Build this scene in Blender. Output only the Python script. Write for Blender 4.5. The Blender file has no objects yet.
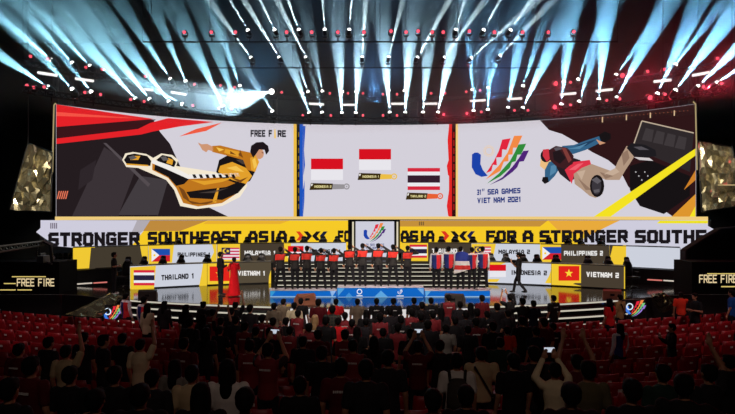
import bpy, bmesh, math, random
from mathutils import Vector, Matrix
from mathutils.geometry import tessellate_polygon
random.seed(7)
SC = bpy.context.scene
COL = SC.collection
PI = math.pi
F = 636.0; CX = 375.0; CY = 216.0; EYE = 4.5

# ------------------------------------------------------------------ camera, world, exposure
cam_d = bpy.data.cameras.new('camera'); cam = bpy.data.objects.new('camera', cam_d); COL.objects.link(cam)
cam.location = (0, 0, EYE); cam.rotation_euler = (PI / 2, 0, 0)
cam_d.sensor_width = 36; cam_d.lens = F / 735 * 36; cam_d.shift_x = -7.5 / 735; cam_d.shift_y = 9 / 735
cam_d.clip_end = 200
SC.camera = cam
w = bpy.data.worlds.new('world'); SC.world = w; w.use_nodes = True
w.node_tree.nodes['Background'].inputs[0].default_value = (0.05, 0.05, 0.07, 1)
w.node_tree.nodes['Background'].inputs[1].default_value = 0.0
SC.view_settings.view_transform = 'Standard'; SC.view_settings.look = 'None'
SC.view_settings.exposure = 0.0; SC.view_settings.gamma = 1.0; SC.view_settings.use_curve_mapping = False
SC.cycles.use_denoising = True
SC.cycles.max_bounces = 5; SC.cycles.diffuse_bounces = 2; SC.cycles.glossy_bounces = 3; SC.cycles.volume_bounces = 0
SC.cycles.sample_clamp_indirect = 3.0
SC.cycles.volume_step_rate = 4.0; SC.cycles.volume_max_steps = 64

def spot_light(name, loc, target, energy, color, deg, blend=0.5, radius=0.3, parent=None):
    ld = bpy.data.lights.new(name, 'SPOT'); ld.energy = energy; ld.color = color
    ld.spot_size = math.radians(deg); ld.spot_blend = blend; ld.shadow_soft_size = radius
    o = bpy.data.objects.new(name, ld); COL.objects.link(o); o.location = loc
    o.rotation_euler = (Vector(target) - Vector(loc)).to_track_quat('-Z', 'Y').to_euler()
    return o
# front of house lights of the arena, hung above the stands (outside the picture)
WARM = (1.0, 0.86, 0.72)
spot_light('stage_key_light', (-7, 9, 13.5), (-3, 26, 2.2), 15000, WARM, 28, 0.6)
spot_light('stage_key_light', (7, 9, 13.5), (3, 26, 2.2), 15000, WARM, 28, 0.6)
spot_light('house_light', (-10.5, 12, 13.5), (-10.5, 22.5, 0.5), 2300, (1.0, 0.66, 0.66), 46, 1.0)
spot_light('house_light', (10.5, 12, 13.5), (10.5, 22.5, 0.5), 2300, (1.0, 0.66, 0.66), 46, 1.0)
spot_light('house_light', (0, 8, 14.5), (0, 20.8, 0.5), 6500, (1.0, 0.86, 0.8), 34, 1.0)
spot_light('house_light', (0, -3, 13.5), (0, 9, 1.2), 520, (1.0, 0.75, 0.65), 90, 1.0)
# added blue fill spots without fixtures, tinting the haze above the screens
spot_light('added_haze_fill', (-6, 33, 10.6), (-7, 35, 17), 1300, (0.16, 0.5, 0.9), 110, 1.0, 0.5)
spot_light('added_haze_fill', (0, 34, 10.6), (0, 35, 17), 1700, (0.2, 0.5, 1.0), 110, 1.0, 0.5)
spot_light('added_haze_fill', (6, 33, 10.6), (7, 35, 17), 1500, (0.14, 0.42, 1.0), 110, 1.0, 0.5)

# ------------------------------------------------------------------ helpers
def P(x, y, d):
    return Vector(((x - CX) / F * d, d, EYE - (y - CY) / F * d))

def lin(c):
    c = c / 255.0
    return c / 12.92 if c <= 0.04045 else ((c + 0.055) / 1.055) ** 2.4
def rgb(t): return (lin(t[0]), lin(t[1]), lin(t[2]), 1.0)

_M = {}
def mat(name, col=(128, 128, 128), rough=0.6, metal=0.0, spec=0.5):
    if name in _M: return _M[name]
    m = bpy.data.materials.new(name); m.use_nodes = True
    b = m.node_tree.nodes['Principled BSDF']
    b.inputs['Roughness'].default_value = rough; b.inputs['Metallic'].default_value = metal
    b.inputs['Specular IOR Level'].default_value = spec
    # gentle procedural variation of the colour
    nt = m.node_tree; n = nt.nodes.new('ShaderNodeTexNoise'); n.inputs['Scale'].default_value = 9
    tc = nt.nodes.new('ShaderNodeTexCoord'); nt.links.new(tc.outputs['Object'], n.inputs['Vector'])
    mx = nt.nodes.new('ShaderNodeMix'); mx.data_type = 'RGBA'
    c = rgb(col)
    mx.inputs[6].default_value = tuple(v * 0.85 for v in c[:3]) + (1,)
    mx.inputs[7].default_value = tuple(min(1, v * 1.1) for v in c[:3]) + (1,)
    nt.links.new(n.outputs['Fac'], mx.inputs[0]); nt.links.new(mx.outputs[2], b.inputs['Base Color'])
    _M[name] = m; return m
def led(col, s=1.0, sample=False):
    key = 'led_%d_%d_%d_%.2f_%d' % (col[0], col[1], col[2], s, sample)
    if key in _M: return _M[key]
    m = bpy.data.materials.new(key); m.use_nodes = True; nt = m.node_tree
    nt.nodes.clear(); e = nt.nodes.new('ShaderNodeEmission'); o = nt.nodes.new('ShaderNodeOutputMaterial')
    e.inputs[0].default_value = rgb(col); e.inputs[1].default_value = s
    nt.links.new(e.outputs[0], o.inputs[0])
    if not sample: m.cycles.emission_sampling = 'NONE'
    _M[key] = m; return m

def tag(o, label=None, cat=None, group=None, kind=None):
    if label: o['label'] = label
    if cat: o['category'] = cat
    if group: o['group'] = group
    if kind: o['kind'] = kind
    return o
def empty(name, loc=(0, 0, 0), rz=0.0):
    o = bpy.data.objects.new(name, None); COL.objects.link(o); o.location = loc; o.rotation_euler = (0, 0, rz)
    o.empty_display_size = 0.2
    return o

class MB:
    def __init__(s): s.v = []; s.f = []; s.m = []
    def add(s, vs, fs, mi=0):
        k = len(s.v); s.v += [Vector(v) for v in vs]
        for f in fs: s.f.append([i + k for i in f]); s.m.append(mi)
    def box(s, c, size, rz=0.0, mi=0, rx=0.0):
        hx, hy, hz = size[0] / 2, size[1] / 2, size[2] / 2
        R = Matrix.Rotation(rz, 3, 'Z') @ Matrix.Rotation(rx, 3, 'X')
        vs = [R @ Vector((x, y, z)) + Vector(c) for x in (-hx, hx) for y in (-hy, hy) for z in (-hz, hz)]
        s.add(vs, [(0, 1, 3, 2), (4, 6, 7, 5), (0, 4, 5, 1), (2, 3, 7, 6), (0, 2, 6, 4), (1, 5, 7, 3)], mi)
        return s
    def tube(s, a, b, r0, r1=None, n=8, mi=0):
        r1 = r0 if r1 is None else r1
        a = Vector(a); b = Vector(b); q = (b - a).to_track_quat('Z', 'Y')
        vs = []
        for p, r in ((a, r0), (b, r1)):
            for i in range(n):
                t = 2 * PI * i / n; vs.append(p + q @ Vector((r * math.cos(t), r * math.sin(t), 0)))
        fs = [(i, (i + 1) % n, n + (i + 1) % n, n + i) for i in range(n)]
        fs += [tuple(range(n - 1, -1, -1)), tuple(range(n, 2 * n))]
        s.add(vs, fs, mi); return s
    def ell(s, c, r, n=12, k=8, mi=0, R=None):
        c = Vector(c); vs = [c + (R @ Vector((0, 0, -r[2])) if R else Vector((0, 0, -r[2])))]
        for j in range(1, k):
            ph = -PI / 2 + PI * j / k
            for i in range(n):
                t = 2 * PI * i / n
                p = Vector((r[0] * math.cos(ph) * math.cos(t), r[1] * math.cos(ph) * math.sin(t), r[2] * math.sin(ph)))
                vs.append(c + (R @ p if R else p))
        vs.append(c + (R @ Vector((0, 0, r[2])) if R else Vector((0, 0, r[2]))))
        fs = [(0, 1 + (i + 1) % n, 1 + i) for i in range(n)]
        for j in range(k - 2):
            for i in range(n):
                a = 1 + j * n + i; b = 1 + j * n + (i + 1) % n
                fs.append((a, b, b + n, a + n))
        L = len(vs) - 1; b0 = 1 + (k - 2) * n
        fs += [(b0 + i, b0 + (i + 1) % n, L) for i in range(n)]
        s.add(vs, fs, mi); return s
    def loft(s, rings, n=16, mi=0):            # rings: (z, rx, ry, cx, cy)
        vs = []
        for (z, rx, ry, cx, cy) in rings:
            for i in range(n):
                t = 2 * PI * i / n; vs.append(Vector((cx + rx * math.cos(t), cy + ry * math.sin(t), z)))
        fs = []
        for j in range(len(rings) - 1):
            for i in range(n):
                a = j * n + i; b = j * n + (i + 1) % n; fs.append((a, b, b + n, a + n))
        fs.append(tuple(range(n - 1, -1, -1))); fs.append(tuple(range((len(rings) - 1) * n, len(rings) * n)))
        s.add(vs, fs, mi); return s
    def prism(s, pts, z0, z1, mi=0):           # pts: xy outline, may be concave
        n = len(pts)
        if sum(pts[i][0] * pts[(i + 1) % n][1] - pts[(i + 1) % n][0] * pts[i][1] for i in range(n)) < 0: pts = pts[::-1]
        vs = [Vector((p[0], p[1], z)) for z in (z0, z1) for p in pts]
        tri = tessellate_polygon([[Vector((p[0], p[1], 0)) for p in pts]])
        fs = [(i, (i + 1) % n, n + (i + 1) % n, n + i) for i in range(n)]
        for t in tri: fs.append((t[0], t[1], t[2])); fs.append((t[2] + n, t[1] + n, t[0] + n))
        s.add(vs, fs, mi); return s
    def mesh(s, name, smooth=False, fix=True):
        me = bpy.data.meshes.new(name); me.from_pydata([tuple(v) for v in s.v], [], s.f)
        for i, p in enumerate(me.polygons): p.material_index = s.m[i]; p.use_smooth = smooth
        if fix:
            bm = bmesh.new(); bm.from_mesh(me); bmesh.ops.recalc_face_normals(bm, faces=bm.faces); bm.to_mesh(me); bm.free()
        me.update(); return me
    def build(s, name, mats, parent=None, smooth=False, bevel=0.0, fix=True):
        me = s.mesh(name, smooth, fix)
        if not isinstance(mats, (list, tuple)): mats = [mats]
        for m in mats: me.materials.append(m)
        o = bpy.data.objects.new(name, me); COL.objects.link(o)
        if parent: o.parent = parent
        if bevel:
            b = o.modifiers.new('bevel', 'BEVEL'); b.width = bevel; b.segments = 2; b.limit_method = 'ANGLE'
        return o
def copy_tree(o, parent=None):
    c = o.copy(); COL.objects.link(c)
    if parent: c.parent = parent
    for ch in list(o.children): copy_tree(ch, c)
    return c

BLACK = mat('black_paint', (14, 14, 16), 0.5)
TREAD = mat('tread_black', (8, 8, 9), 0.85, 0, 0.1)
BLACKM = mat('black_metal', (22, 22, 26), 0.35, 0.6)
STEEL = mat('truss_steel', (120, 118, 120), 0.4, 0.8)
DKSTEEL = mat('dark_truss_steel', (60, 58, 62), 0.45, 0.7)

# ------------------------------------------------------------------ curves that the stage follows (by sight line from the camera column p)
def d_screen(p): return 5.44 * F / (91 + 21 * (abs(p) / 320) ** 2.2)
def d_strip(p): return d_screen(p) - 0.45
def d_up(p): return 1.45 * F / (26.3 + 4.9 * (abs(p) / 302) ** 2)
def d_low(p): return 2.15 * F / (44.4 + 5.3 * (abs(p) / 245) ** 2)
def d_trussD(p): return 5.74 * F / (100 + 26.5 * (abs(p) / 323) ** 2)

STEP = 16.0
def surf(dfun):
    """a curved upright surface: maps picture-design coordinates (x, y) and a layer height onto facets of the curve"""
    def f(x, y, lay=0.0):
        p = x - CX
        k = math.floor(p / STEP); p0, p1 = k * STEP, (k + 1) * STEP
        a = Vector((p0 / F * dfun(p0), dfun(p0))); b = Vector((p1 / F * dfun(p1), dfun(p1)))
        # crossing of the sight line X = p/F*Y with chord a-b
        m = p / F
        den = (b.x - a.x) - m * (b.y - a.y)
        t = (m * a.y - a.x) / den
        q = a.lerp(b, t)
        n = Vector((b.y - a.y, -(b.x - a.x))).normalized()
        return Vector((q.x + n.x * lay, q.y + n.y * lay, EYE - (y - CY) / F * q.y))
    return f
def flat_surf(d):
    def f(x, y, lay=0.0):
        v = P(x, y, d); v.y -= lay; return v
    return f

def clip_strips(tri):
    xs = [p[0] for p in tri]; lo = math.floor((min(xs) - CX) / STEP); hi = math.floor((max(xs) - CX - 1e-6) / STEP)
    out = []
    for k in range(lo, hi + 1):
        poly = [tuple(p) for p in tri]
        for (xe, sgn) in ((CX + k * STEP, 1), (CX + (k + 1) * STEP, -1)):
            res = []
            for i in range(len(poly)):
                a, b = poly[i], poly[(i + 1) % len(poly)]
                ia, ib = sgn * (a[0] - xe) >= -1e-9, sgn * (b[0] - xe) >= -1e-9
                if ia: res.append(a)
                if ia != ib:
                    t = (xe - a[0]) / (b[0] - a[0]); res.append((xe, a[1] + t * (b[1] - a[1])))
            poly = res
            if len(poly) < 3: break
        if len(poly) >= 3: out.append((k, poly))
    return out
def art(name, items, S, parent, base=0, curved=True, sample=False, strength=1.0):
    """items: (points, colour, level).  One mesh of lit shapes on the surface S."""
    mb = MB(); cols = []; mats = []
    for it in items:
        pts, c = it[0], it[1]; lv = it[2] if len(it) > 2 else 0
        if c not in cols: cols.append(c); mats.append(led(c, strength, sample))
        mi = cols.index(c); lay = 0.006 * (base + lv)
        if len(pts) == 3: tris = [pts]
        else:
            tr = tessellate_polygon([[Vector((p[0], p[1], 0)) for p in pts]])
            tris = [[pts[i] for i in t] for t in tr]
        for t in tris:
            if curved:
                for k, poly in clip_strips(t):
                    xm = CX + (k + 0.5) * STEP; e = 1e-4
                    vs = [S(min(max(q[0], CX + k * STEP + e), CX + (k + 1) * STEP - e), q[1], lay) for q in poly]
                    mb.add(vs, [tuple(range(len(vs)))], mi)
            else:
                vs = [S(q[0], q[1], lay) for q in t]; mb.add(vs, [(0, 1, 2)], mi)
    return mb.build(name, mats, parent, fix=False)

def rect(x0, y0, x1, y1): return [(x0, y0), (x1, y0), (x1, y1), (x0, y1)]
GLY = {  # strokes on a 4 x 6 grid, y down
 'A': [[(0,6),(0,2),(1,0),(3,0),(4,2),(4,6)],[(0,4),(4,4)]], 'B': [[(0,0),(3.4,0),(4,1),(3.4,3),(4,5),(3.4,6),(0,6),(0,0)],[(0,3),(3.4,3)]],
 'C': [[(4,0),(0,0),(0,6),(4,6)]], 'D': [[(0,0),(3,0),(4,1.2),(4,4.8),(3,6),(0,6),(0,0)]],
 'E': [[(4,0),(0,0),(0,6),(4,6)],[(0,3),(3.4,3)]], 'F': [[(4,0),(0,0),(0,6)],[(0,3),(3.4,3)]],
 'G': [[(4,0.6),(3.4,0),(0.6,0),(0,0.8),(0,5.2),(0.6,6),(4,6),(4,3.2),(2.4,3.2)]], 'H': [[(0,0),(0,6)],[(4,0),(4,6)],[(0,3),(4,3)]],
 'I': [[(2,0),(2,6)]], 'L': [[(0,0),(0,6),(4,6)]], 'M': [[(0,6),(0,0),(2,3.4),(4,0),(4,6)]], 'N': [[(0,6),(0,0),(4,6),(4,0)]],
 'O': [[(0.7,0),(3.3,0),(4,0.8),(4,5.2),(3.3,6),(0.7,6),(0,5.2),(0,0.8),(0.7,0)]], 'P': [[(0,6),(0,0),(4,0),(4,3.4),(0,3.4)]],
 'R': [[(0,6),(0,0),(3.4,0),(4,0.7),(4,3.2),(0,3.2)],[(2,3.2),(4,6)]], 'S': [[(4,0),(0.5,0),(0,0.7),(0,2.9),(4,3.1),(4,5.3),(3.5,6),(0,6)]],
 'T': [[(0,0),(4,0)],[(2,0),(2,6)]], 'U': [[(0,0),(0,5.4),(0.7,6),(3.3,6),(4,5.4),(4,0)]], 'V': [[(0,0),(2,6),(4,0)]],
 'Y': [[(0,0),(2,3),(4,0)],[(2,3),(2,6)]], '0': [[(0,0),(4,0),(4,6),(0,6),(0,0)]], '1': [[(1,0.8),(2.2,0),(2.2,6)]],
 '2': [[(0,0),(4,0),(4,3),(0,3.2),(0,6),(4,6)]], '3': [[(0,0),(4,0),(4,6),(0,6)],[(1,3),(4,3)]], ' ': []}
ADV = {'I': 2.4, '1': 3.4, ' ': 2.6, 'M': 5.4}
def text_polys(s, x0, x1, y0, y1, thick=1.3, gap=None):
    """block capitals filling the rectangle x0..x1, y0..y1; y0/y1 may be pairs (left, right) for a slanted line"""
    gap = thick + 0.55
    W = sum(ADV.get(c, 4) + gap for c in s) - gap + thick
    sx = (x1 - x0) / W
    yl = y0 if isinstance(y0, tuple) else (y0, y0); yb = y1 if isinstance(y1, tuple) else (y1, y1)
    out = []; cur = thick / 2
    for ch in s:
        a = ADV.get(ch, 4); kx = a / 4.0 if ch in 'M' else 1.0
        offx = -2 + a / 2 if ch in 'I' else (-0.6 if ch == '1' else 0)
        for st in GLY[ch]:
            for i in range(len(st) - 1):
                (ax, ay), (bx, by) = st[i], st[i + 1]
                ax = ax * kx + offx; bx = bx * kx + offx
                dx, dy = bx - ax, by - ay; L = math.hypot(dx, dy); ux, uy = dx / L, dy / L
                h = thick / 2; e = h * 0.92
                q = [(ax - ux * e - uy * h, ay - uy * e + ux * h), (bx + ux * e - uy * h, by + uy * e + ux * h),
                     (bx + ux * e + uy * h, by + uy * e - ux * h), (ax - ux * e + uy * h, ay - uy * e - ux * h)]
                r = []
                for (gx, gy) in q:
                    gx += cur; gy = min(max(gy, -h), 6 + h)
                    X = x0 + gx * sx; t = (X - x0) / (x1 - x0)
                    Y0 = yl[0] + (yl[1] - yl[0]) * t; Y1 = yb[0] + (yb[1] - yb[0]) * t
                    r.append((X, Y0 + (gy + h) / (6 + 2 * h) * (Y1 - Y0)))
                out.append(r)
        cur += a + gap
    return out
def text_items(s, x0, x1, y0, y1, col, lv=2, thick=1.3, gap=None):
    return [(q, col, lv) for q in text_polys(s, x0, x1, y0, y1, thick, gap)]
def circ(cx, cy, r, n=14, ry=None): return [(cx + r * math.cos(2 * PI * i / n), cy + (ry or r) * math.sin(2 * PI * i / n)) for i in range(n)]
def ring_items(cx, cy, r0, r1, col, lv, n=14):
    o = circ(cx, cy, r1, n); i_ = circ(cx, cy, r0, n)
    return [([o[k], o[(k + 1) % n], i_[(k + 1) % n], i_[k]], col, lv) for k in range(n)]
LOGO = [((28,66,168), [(100,165),(110,158),(122,158),(133,166),(131,200),(140,222),(158,244),(135,248),(113,238),(99,212)]),
        ((226,38,62), [(212,110),(243,105),(228,148),(212,146),(210,175),(190,176),(192,205),(172,202),(172,226),(152,234),(180,192),(200,150)]),
        ((243,138,70), [(256,96),(287,95),(266,140),(252,140),(250,165),(235,166),(235,190),(218,192),(205,226),(180,240),(150,258),(200,205),(232,158),(246,122)]),
        ((48,140,58), [(272,128),(301,125),(282,165),(268,166),(262,190),(248,194),(240,215),(205,246),(155,273),(200,235),(240,190),(258,158)]),
        ((78,36,120), [(290,152),(311,150),(292,190),(276,192),(268,212),(250,230),(212,258),(165,278),(212,250),(250,210),(274,178)])]
def logo_items(x0, y0, x1, y1, lv=2, white=False):
    out = []
    for c, pts in LOGO:
        out.append(([(x0 + (a - 98) / 213.0 * (x1 - x0), y0 + (b - 95) / 183.0 * (y1 - y0)) for a, b in pts], (235, 240, 250) if white else c, lv))
    return out

# flags as lit shapes
def flag_indonesia(x0, y0, x1, y1, lv=2):
    m = (y0 + y1) / 2; return [(rect(x0, y0, x1, m), (214, 18, 32), lv), (rect(x0, m, x1, y1), (232, 230, 236), lv)]
def flag_thailand(x0, y0, x1, y1, lv=2, mid=(38, 34, 62)):
    h = (y1 - y0) / 6.0; c = [(214, 40, 62), (235, 235, 240), mid, mid, (235, 235, 240), (214, 40, 62)]
    return [(rect(x0, y0 + i * h, x1, y0 + (i + 1) * h), c[i], lv) for i in range(6)]
def star(cx, cy, r, n=5, inner=0.4, rot=-PI / 2):
    return [(cx + (r if i % 2 == 0 else r * inner) * math.cos(rot + PI * i / n), cy + (r if i % 2 == 0 else r * inner) * math.sin(rot + PI * i / n)) for i in range(2 * n)]
def flag_vietnam(x0, y0, x1, y1, lv=2):
    return [(rect(x0, y0, x1, y1), (222, 36, 28), lv), (star((x0 + x1) / 2, (y0 + y1) / 2, (y1 - y0) * 0.3), (250, 214, 60), lv + 1)]
def flag_philippines(x0, y0, x1, y1, lv=2):
    m = (y0 + y1) / 2; k = x0 + (x1 - x0) * 0.42
    return [(rect(x0, y0, x1, m), (30, 78, 172), lv), (rect(x0, m, x1, y1), (206, 34, 44), lv), ([(x0, y0), (k, m), (x0, y1)], (236, 236, 240), lv + 1),
            (circ(x0 + (k - x0) * 0.36, m, (y1 - y0) * 0.09, 8), (250, 200, 40), lv + 2)]
def flag_malaysia(x0, y0, x1, y1, lv=2):
    n = 8; h = (y1 - y0) / n; out = [(rect(x0, y0 + i * h, x1, y0 + (i + 1) * h), (206, 60, 92) if i % 2 == 0 else (232, 220, 228), lv) for i in range(n)]
    xc = x0 + (x1 - x0) * 0.48; yc = y0 + (y1 - y0) * 0.56
    out += [(rect(x0, y0, xc, yc), (40, 36, 76), lv + 1), (circ(x0 + (xc - x0) * 0.4, (y0 + yc) / 2, (yc - y0) * 0.36), (246, 206, 60), lv + 2),
            (circ(x0 + (xc - x0) * 0.52, (y0 + yc) / 2, (yc - y0) * 0.28), (40, 36, 76), lv + 3),
            (star(x0 + (xc - x0) * 0.72, (y0 + yc) / 2, (yc - y0) * 0.24, 7, 0.5), (246, 206, 60), lv + 4)]
    return out
# ------------------------------------------------------------------ the hall
def struct(o): o['kind'] = 'structure'; return o
WALLM = mat('dark_hall_wall', (16, 15, 17), 0.9)
FLOORM = mat('dark_hall_floor', (26, 20, 22), 0.6)
struct(MB().box((0, 46.2, 8.5), (56.8, 0.4, 17.4)).build('wall_back', WALLM))
struct(MB().box((-28.2, 19, 8.5), (0.4, 54, 17.4)).build('wall_left', WALLM))
struct(MB().box((28.2, 19, 8.5), (0.4, 54, 17.4)).build('wall_right', WALLM))
struct(MB().box((0, -8.2, 8.5), (56.8, 0.4, 17.4)).build('wall_front', WALLM))
struct(MB().box((0, 19, 17.2), (56, 54.4, 0.4)).build('ceiling', mat('black_ceiling', (6, 6, 7), 0.95)))
struct(MB().box((0, 19, 0.0), (56, 54.4, 0.4)).build('floor', FLOORM))
# seating tiers: curved steps of the stands
RC = 50.9; R0 = 30.9; PITCH = 1.3
_TZ = [0.2] * 6 + [0.38, 0.56, 0.72, 0.88, 1.0, 1.1, 1.18, 1.26, 1.34]
def tier_z(k): return _TZ[k]
def arc_band(Rc, Ra, Rb, xmax, z0, z1, n=40):
    """solid between two arcs round (0, Rc), cut at |x| = xmax; the arcs bulge towards the camera"""
    out = []
    for R in (Ra, Rb):
        row = []
        for i in range(n + 1):
            x = -xmax + 2 * xmax * i / n; row.append((x, Rc - math.sqrt(max(R * R - x * x, 0.01))))
        out.append(row)
    return out[0] + out[1][::-1]
tm = MB()
for k in range(6, 14):
    tm.prism(arc_band(RC, R0 + PITCH * k - 0.85, R0 + PITCH * 14.5 + 3, 22, 0, 0), tier_z(k - 1), tier_z(k))
struct(tm.build('floor_seating_tiers', FLOORM))

# ------------------------------------------------------------------ stage platform
SY = 44.2; SR = 22.0; SZ = 1.31
def stage_y(x): return min(SY - math.sqrt(max(SR * SR - x * x, 1)), 26.0) if abs(x) < 21.9 else 26.0
m = bpy.data.materials.new('glossy_stage_floor'); m.use_nodes = True
b = m.node_tree.nodes['Principled BSDF']; nt = m.node_tree
b.inputs['Base Color'].default_value = rgb((26, 24, 26)); b.inputs['Specular IOR Level'].default_value = 1.0; b.inputs['IOR'].default_value = 2.0
nz = nt.nodes.new('ShaderNodeTexNoise'); nz.inputs['Scale'].default_value = 3.0
mr = nt.nodes.new('ShaderNodeMapRange'); mr.inputs['To Min'].default_value = 0.06; mr.inputs['To Max'].default_value = 0.16
nt.links.new(nz.outputs['Fac'], mr.inputs['Value']); nt.links.new(mr.outputs[0], b.inputs['Roughness'])
_M['stage'] = m
xs = [-24 + 0.8 * i for i in range(61)]
pts = [(x, stage_y(x)) for x in xs] + [(24, 41.5), (-24, 41.5)]
sm = MB().prism(pts, 0.2, SZ)
st = sm.build('stage_platform', [m]); tag(st, 'low black glossy stage deck with a curved front edge', 'stage')
# bright edge line along the deck's front
em = MB()
for i in range(len(xs) - 1):
    a = Vector((xs[i], stage_y(xs[i]) - 0.012, SZ - 0.02)); c = Vector((xs[i + 1], stage_y(xs[i + 1]) - 0.012, SZ - 0.02))
    em.tube(a, c, 0.012, n=4)
em.build('edge_trim', mat('edge_grey', (120, 116, 110), 0.4, 0.5), st)
# front steps with white lit nosings
sr = empty('front_steps', (0, 21, 0.2)); tag(sr, 'wide curved black steps with white lit edges, in front of the stage', 'steps')
def arc_piece(Ra, Rb, xa, xb, n=20):
    out = []
    for R in (Ra, Rb):
        out.append([(xa + (xb - xa) * i / n, SY - math.sqrt(R * R - (xa + (xb - xa) * i / n) ** 2)) for i in range(n + 1)])
    return out[0] + out[1][::-1]
XM = 9.35; XL, XR = -3.2, 3.5; TRD = 0.34
ZS = [1.31, 1.12, 0.92, 0.72, 0.50]
for (xa, xb) in ((-XM, XL), (XR, XM)):
    for k in range(0, 4):
        t = MB().prism(arc_piece(SR + TRD * k + 0.01, SR + TRD * (k + 1), xa, xb), 0.2, ZS[k + 1]).build('tread', TREAD, sr); t.location = (0, -21, -0.2)
    for k in range(0, 5):
        R = SR + TRD * k + 0.012; z = ZS[k]; lb = MB()
        for i in range(24):
            x0 = xa + (xb - xa) * i / 24; x1 = xa + (xb - xa) * (i + 1) / 24
            p_ = (x0, SY - math.sqrt(R * R - x0 * x0) - 0.012); c = (x1, SY - math.sqrt(R * R - x1 * x1) - 0.012)
            zt, zb = z - 0.012, z - 0.07
            lb.add([(p_[0], p_[1], zb), (c[0], c[1], zb), (c[0], c[1], zt), (p_[0], p_[1], zt)], [(0, 1, 2, 3)])
        l = lb.build('lit_nosing', led((222, 214, 196), 0.75, True), sr); l.location = (0, -21, -0.2)
# white lit front panel in the middle of the stage front
wp = MB().prism(arc_piece(SR + 0.03, SR + 0.1, XL + 0.05, XR - 0.05), 0.24, 1.24)
o = wp.build('stage_front_panel', led((232, 226, 224), 0.85, True)); tag(o, 'low white glowing panel on the middle of the stage front behind the audience', 'panel')

# ------------------------------------------------------------------ upper riser platform and middle stairs
def band_pts(f0, f1, p0, p1, n):
    a = []; b_ = []
    for i in range(n + 1):
        p = p0 + (p1 - p0) * i / n
        a.append((p / F * f0(p), f0(p))); b_.append((p / F * f1(p), f1(p)))
    return a + b_[::-1]
up = MB().prism(band_pts(lambda p: d_up(p) - 0.35, lambda p: d_screen(p) + 0.3, -330, 345, 40), SZ, 2.0)
o = up.build('rear_riser', BLACK); tag(o, 'black raised rear deck that carries the upper row of desks', 'riser')
sr = empty('middle_stairs', (0, 30, SZ)); tag(sr, 'broad black stairs with lit white risers in the middle of the stage behind the podium', 'stairs')
PX0, PX1 = -100.0, 110.0
for k in range(1, 7):
    d = 28.6 + 0.95 * (k - 1); z1 = SZ + 0.115 * k
    xa, xb = PX0 / F * d, PX1 / F * d
    dp = 0.95 if k < 6 else 0.5
    t = MB().box(((xa + xb) / 2, d + dp / 2, (SZ + z1) / 2), (xb - xa, dp, z1 - SZ)).build('tread', TREAD, sr); t.location = (0, -30, -SZ)
    lb = MB(); lb.add([(xa, d - 0.01, z1 - 0.06), (xb, d - 0.01, z1 - 0.06), (xb, d - 0.01, z1 - 0.015), (xa, d - 0.01, z1 - 0.015)], [(0, 1, 2, 3)])
    l = lb.build('lit_riser', led((222, 216, 196), 0.75, True), sr); l.location = (0, -30, -SZ)

# ------------------------------------------------------------------ the big curved screens
S_BIG = surf(d_screen); S_STRIP = surf(d_strip)
def top_y(x): return CY - (91 + 21 * (abs(x - CX) / 320) ** 2.2)
def frame_curve(name, dfun, p0, p1, z0, z1, thick, m, parent, back=0.04):
    n = max(2, int(abs(p1 - p0) / STEP)); mb = MB()
    mb.prism(band_pts(lambda p: dfun(p) + back, lambda p: dfun(p) + back + thick, p0, p1, n), z0, z1)
    return mb.build(name, m, parent)
ZT = EYE + 5.44
WHT = (212, 208, 218); DRK = (36, 28, 31)

def base_poly(x0, x1, yb=217.0):
    n = max(1, int((x1 - x0) / 8)); top = [(x0 + (x1 - x0) * i / n, top_y(x0 + (x1 - x0) * i / n)) for i in range(n + 1)]
    out = []
    for i in range(n):
        out.append([top[i], top[i + 1], (top[i + 1][0], yb), (top[i][0], yb)])
    return out
def clipx(items, x0, x1):
    return [(q, c, l) for (q, c, l) in items]

# left screen
scr = empty('led_screen', (-10, 34, EYE)); scr.rotation_euler = (0, 0, 0)
tag(scr, 'big curved screen on the left showing a leaping figure in yellow and black', 'screen', 'giant screens of the curved wall')
def attach(o, root):
    o.parent = root; o.matrix_parent_inverse = Matrix.Translation(-Vector(root.location)); return o
o = frame_curve('cabinet', d_screen, 55.5 - CX, 297 - CX, EYE - 0.02, ZT, 0.25, BLACK, None); attach(o, scr)
o = art('display', [(q, WHT, 0) for q in base_poly(56, 293.5)] + [(q, (238, 190, 70), 0) for q in base_poly(293.5, 296.6)], S_BIG, None, 1, sample=True); attach(o, scr)
RED = (228, 34, 40)
it = []
it.append(([(56.2, 104.2), (80, 108), (110, 112.6), (153, 119.6), (160, 132), (170, 144), (180, 166), (190, 188), (206, 206), (228, 216.6), (56.2, 216.6)], DRK, 0))
it.append(([(72, 216), (104, 147), (136, 168), (118, 216)], (58, 50, 54), 1))
it.append(([(118, 215), (140, 176), (168, 180), (158, 215)], (66, 60, 64), 1))
it.append(([(103, 143), (106, 143), (150, 184), (148, 187)], (84, 76, 80), 2))
it.append(([(80, 170), (96, 160), (92, 180), (78, 190)], (46, 38, 42), 2))
it.append(([(56.2, 104.4), (80, 108.2), (112, 113), (154, 119), (118, 122), (56.2, 127)], RED, 1))
it.append(([(56.2, 112), (140, 118.6), (56.2, 116)], (246, 84, 70), 2))
it.append(([(56.2, 127), (118, 122), (156, 119.4), (148, 125), (138, 129), (56.2, 138.6)], (58, 22, 26), 1))
it.append(([(56.2, 138.6), (138, 129), (150, 123), (168, 118.2), (214, 122), (180, 126.5), (153, 131.5), (141, 134.5), (56.2, 144)], RED, 2))
it.append(([(179, 136.5), (196, 129), (222, 122.6), (206, 131)], (240, 92, 66), 1))
for k in range(5): it.append(([(54.5 + 2 + k * 2.1, 199), (56.5 + k * 2.1 + 2, 191), (57.6 + k * 2.1 + 2, 191), (55.6 + 2 + k * 2.1, 199)], (236, 120, 90), 2))
o = art('background_pattern', it, S_BIG, None, 2); attach(o, scr)
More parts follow.
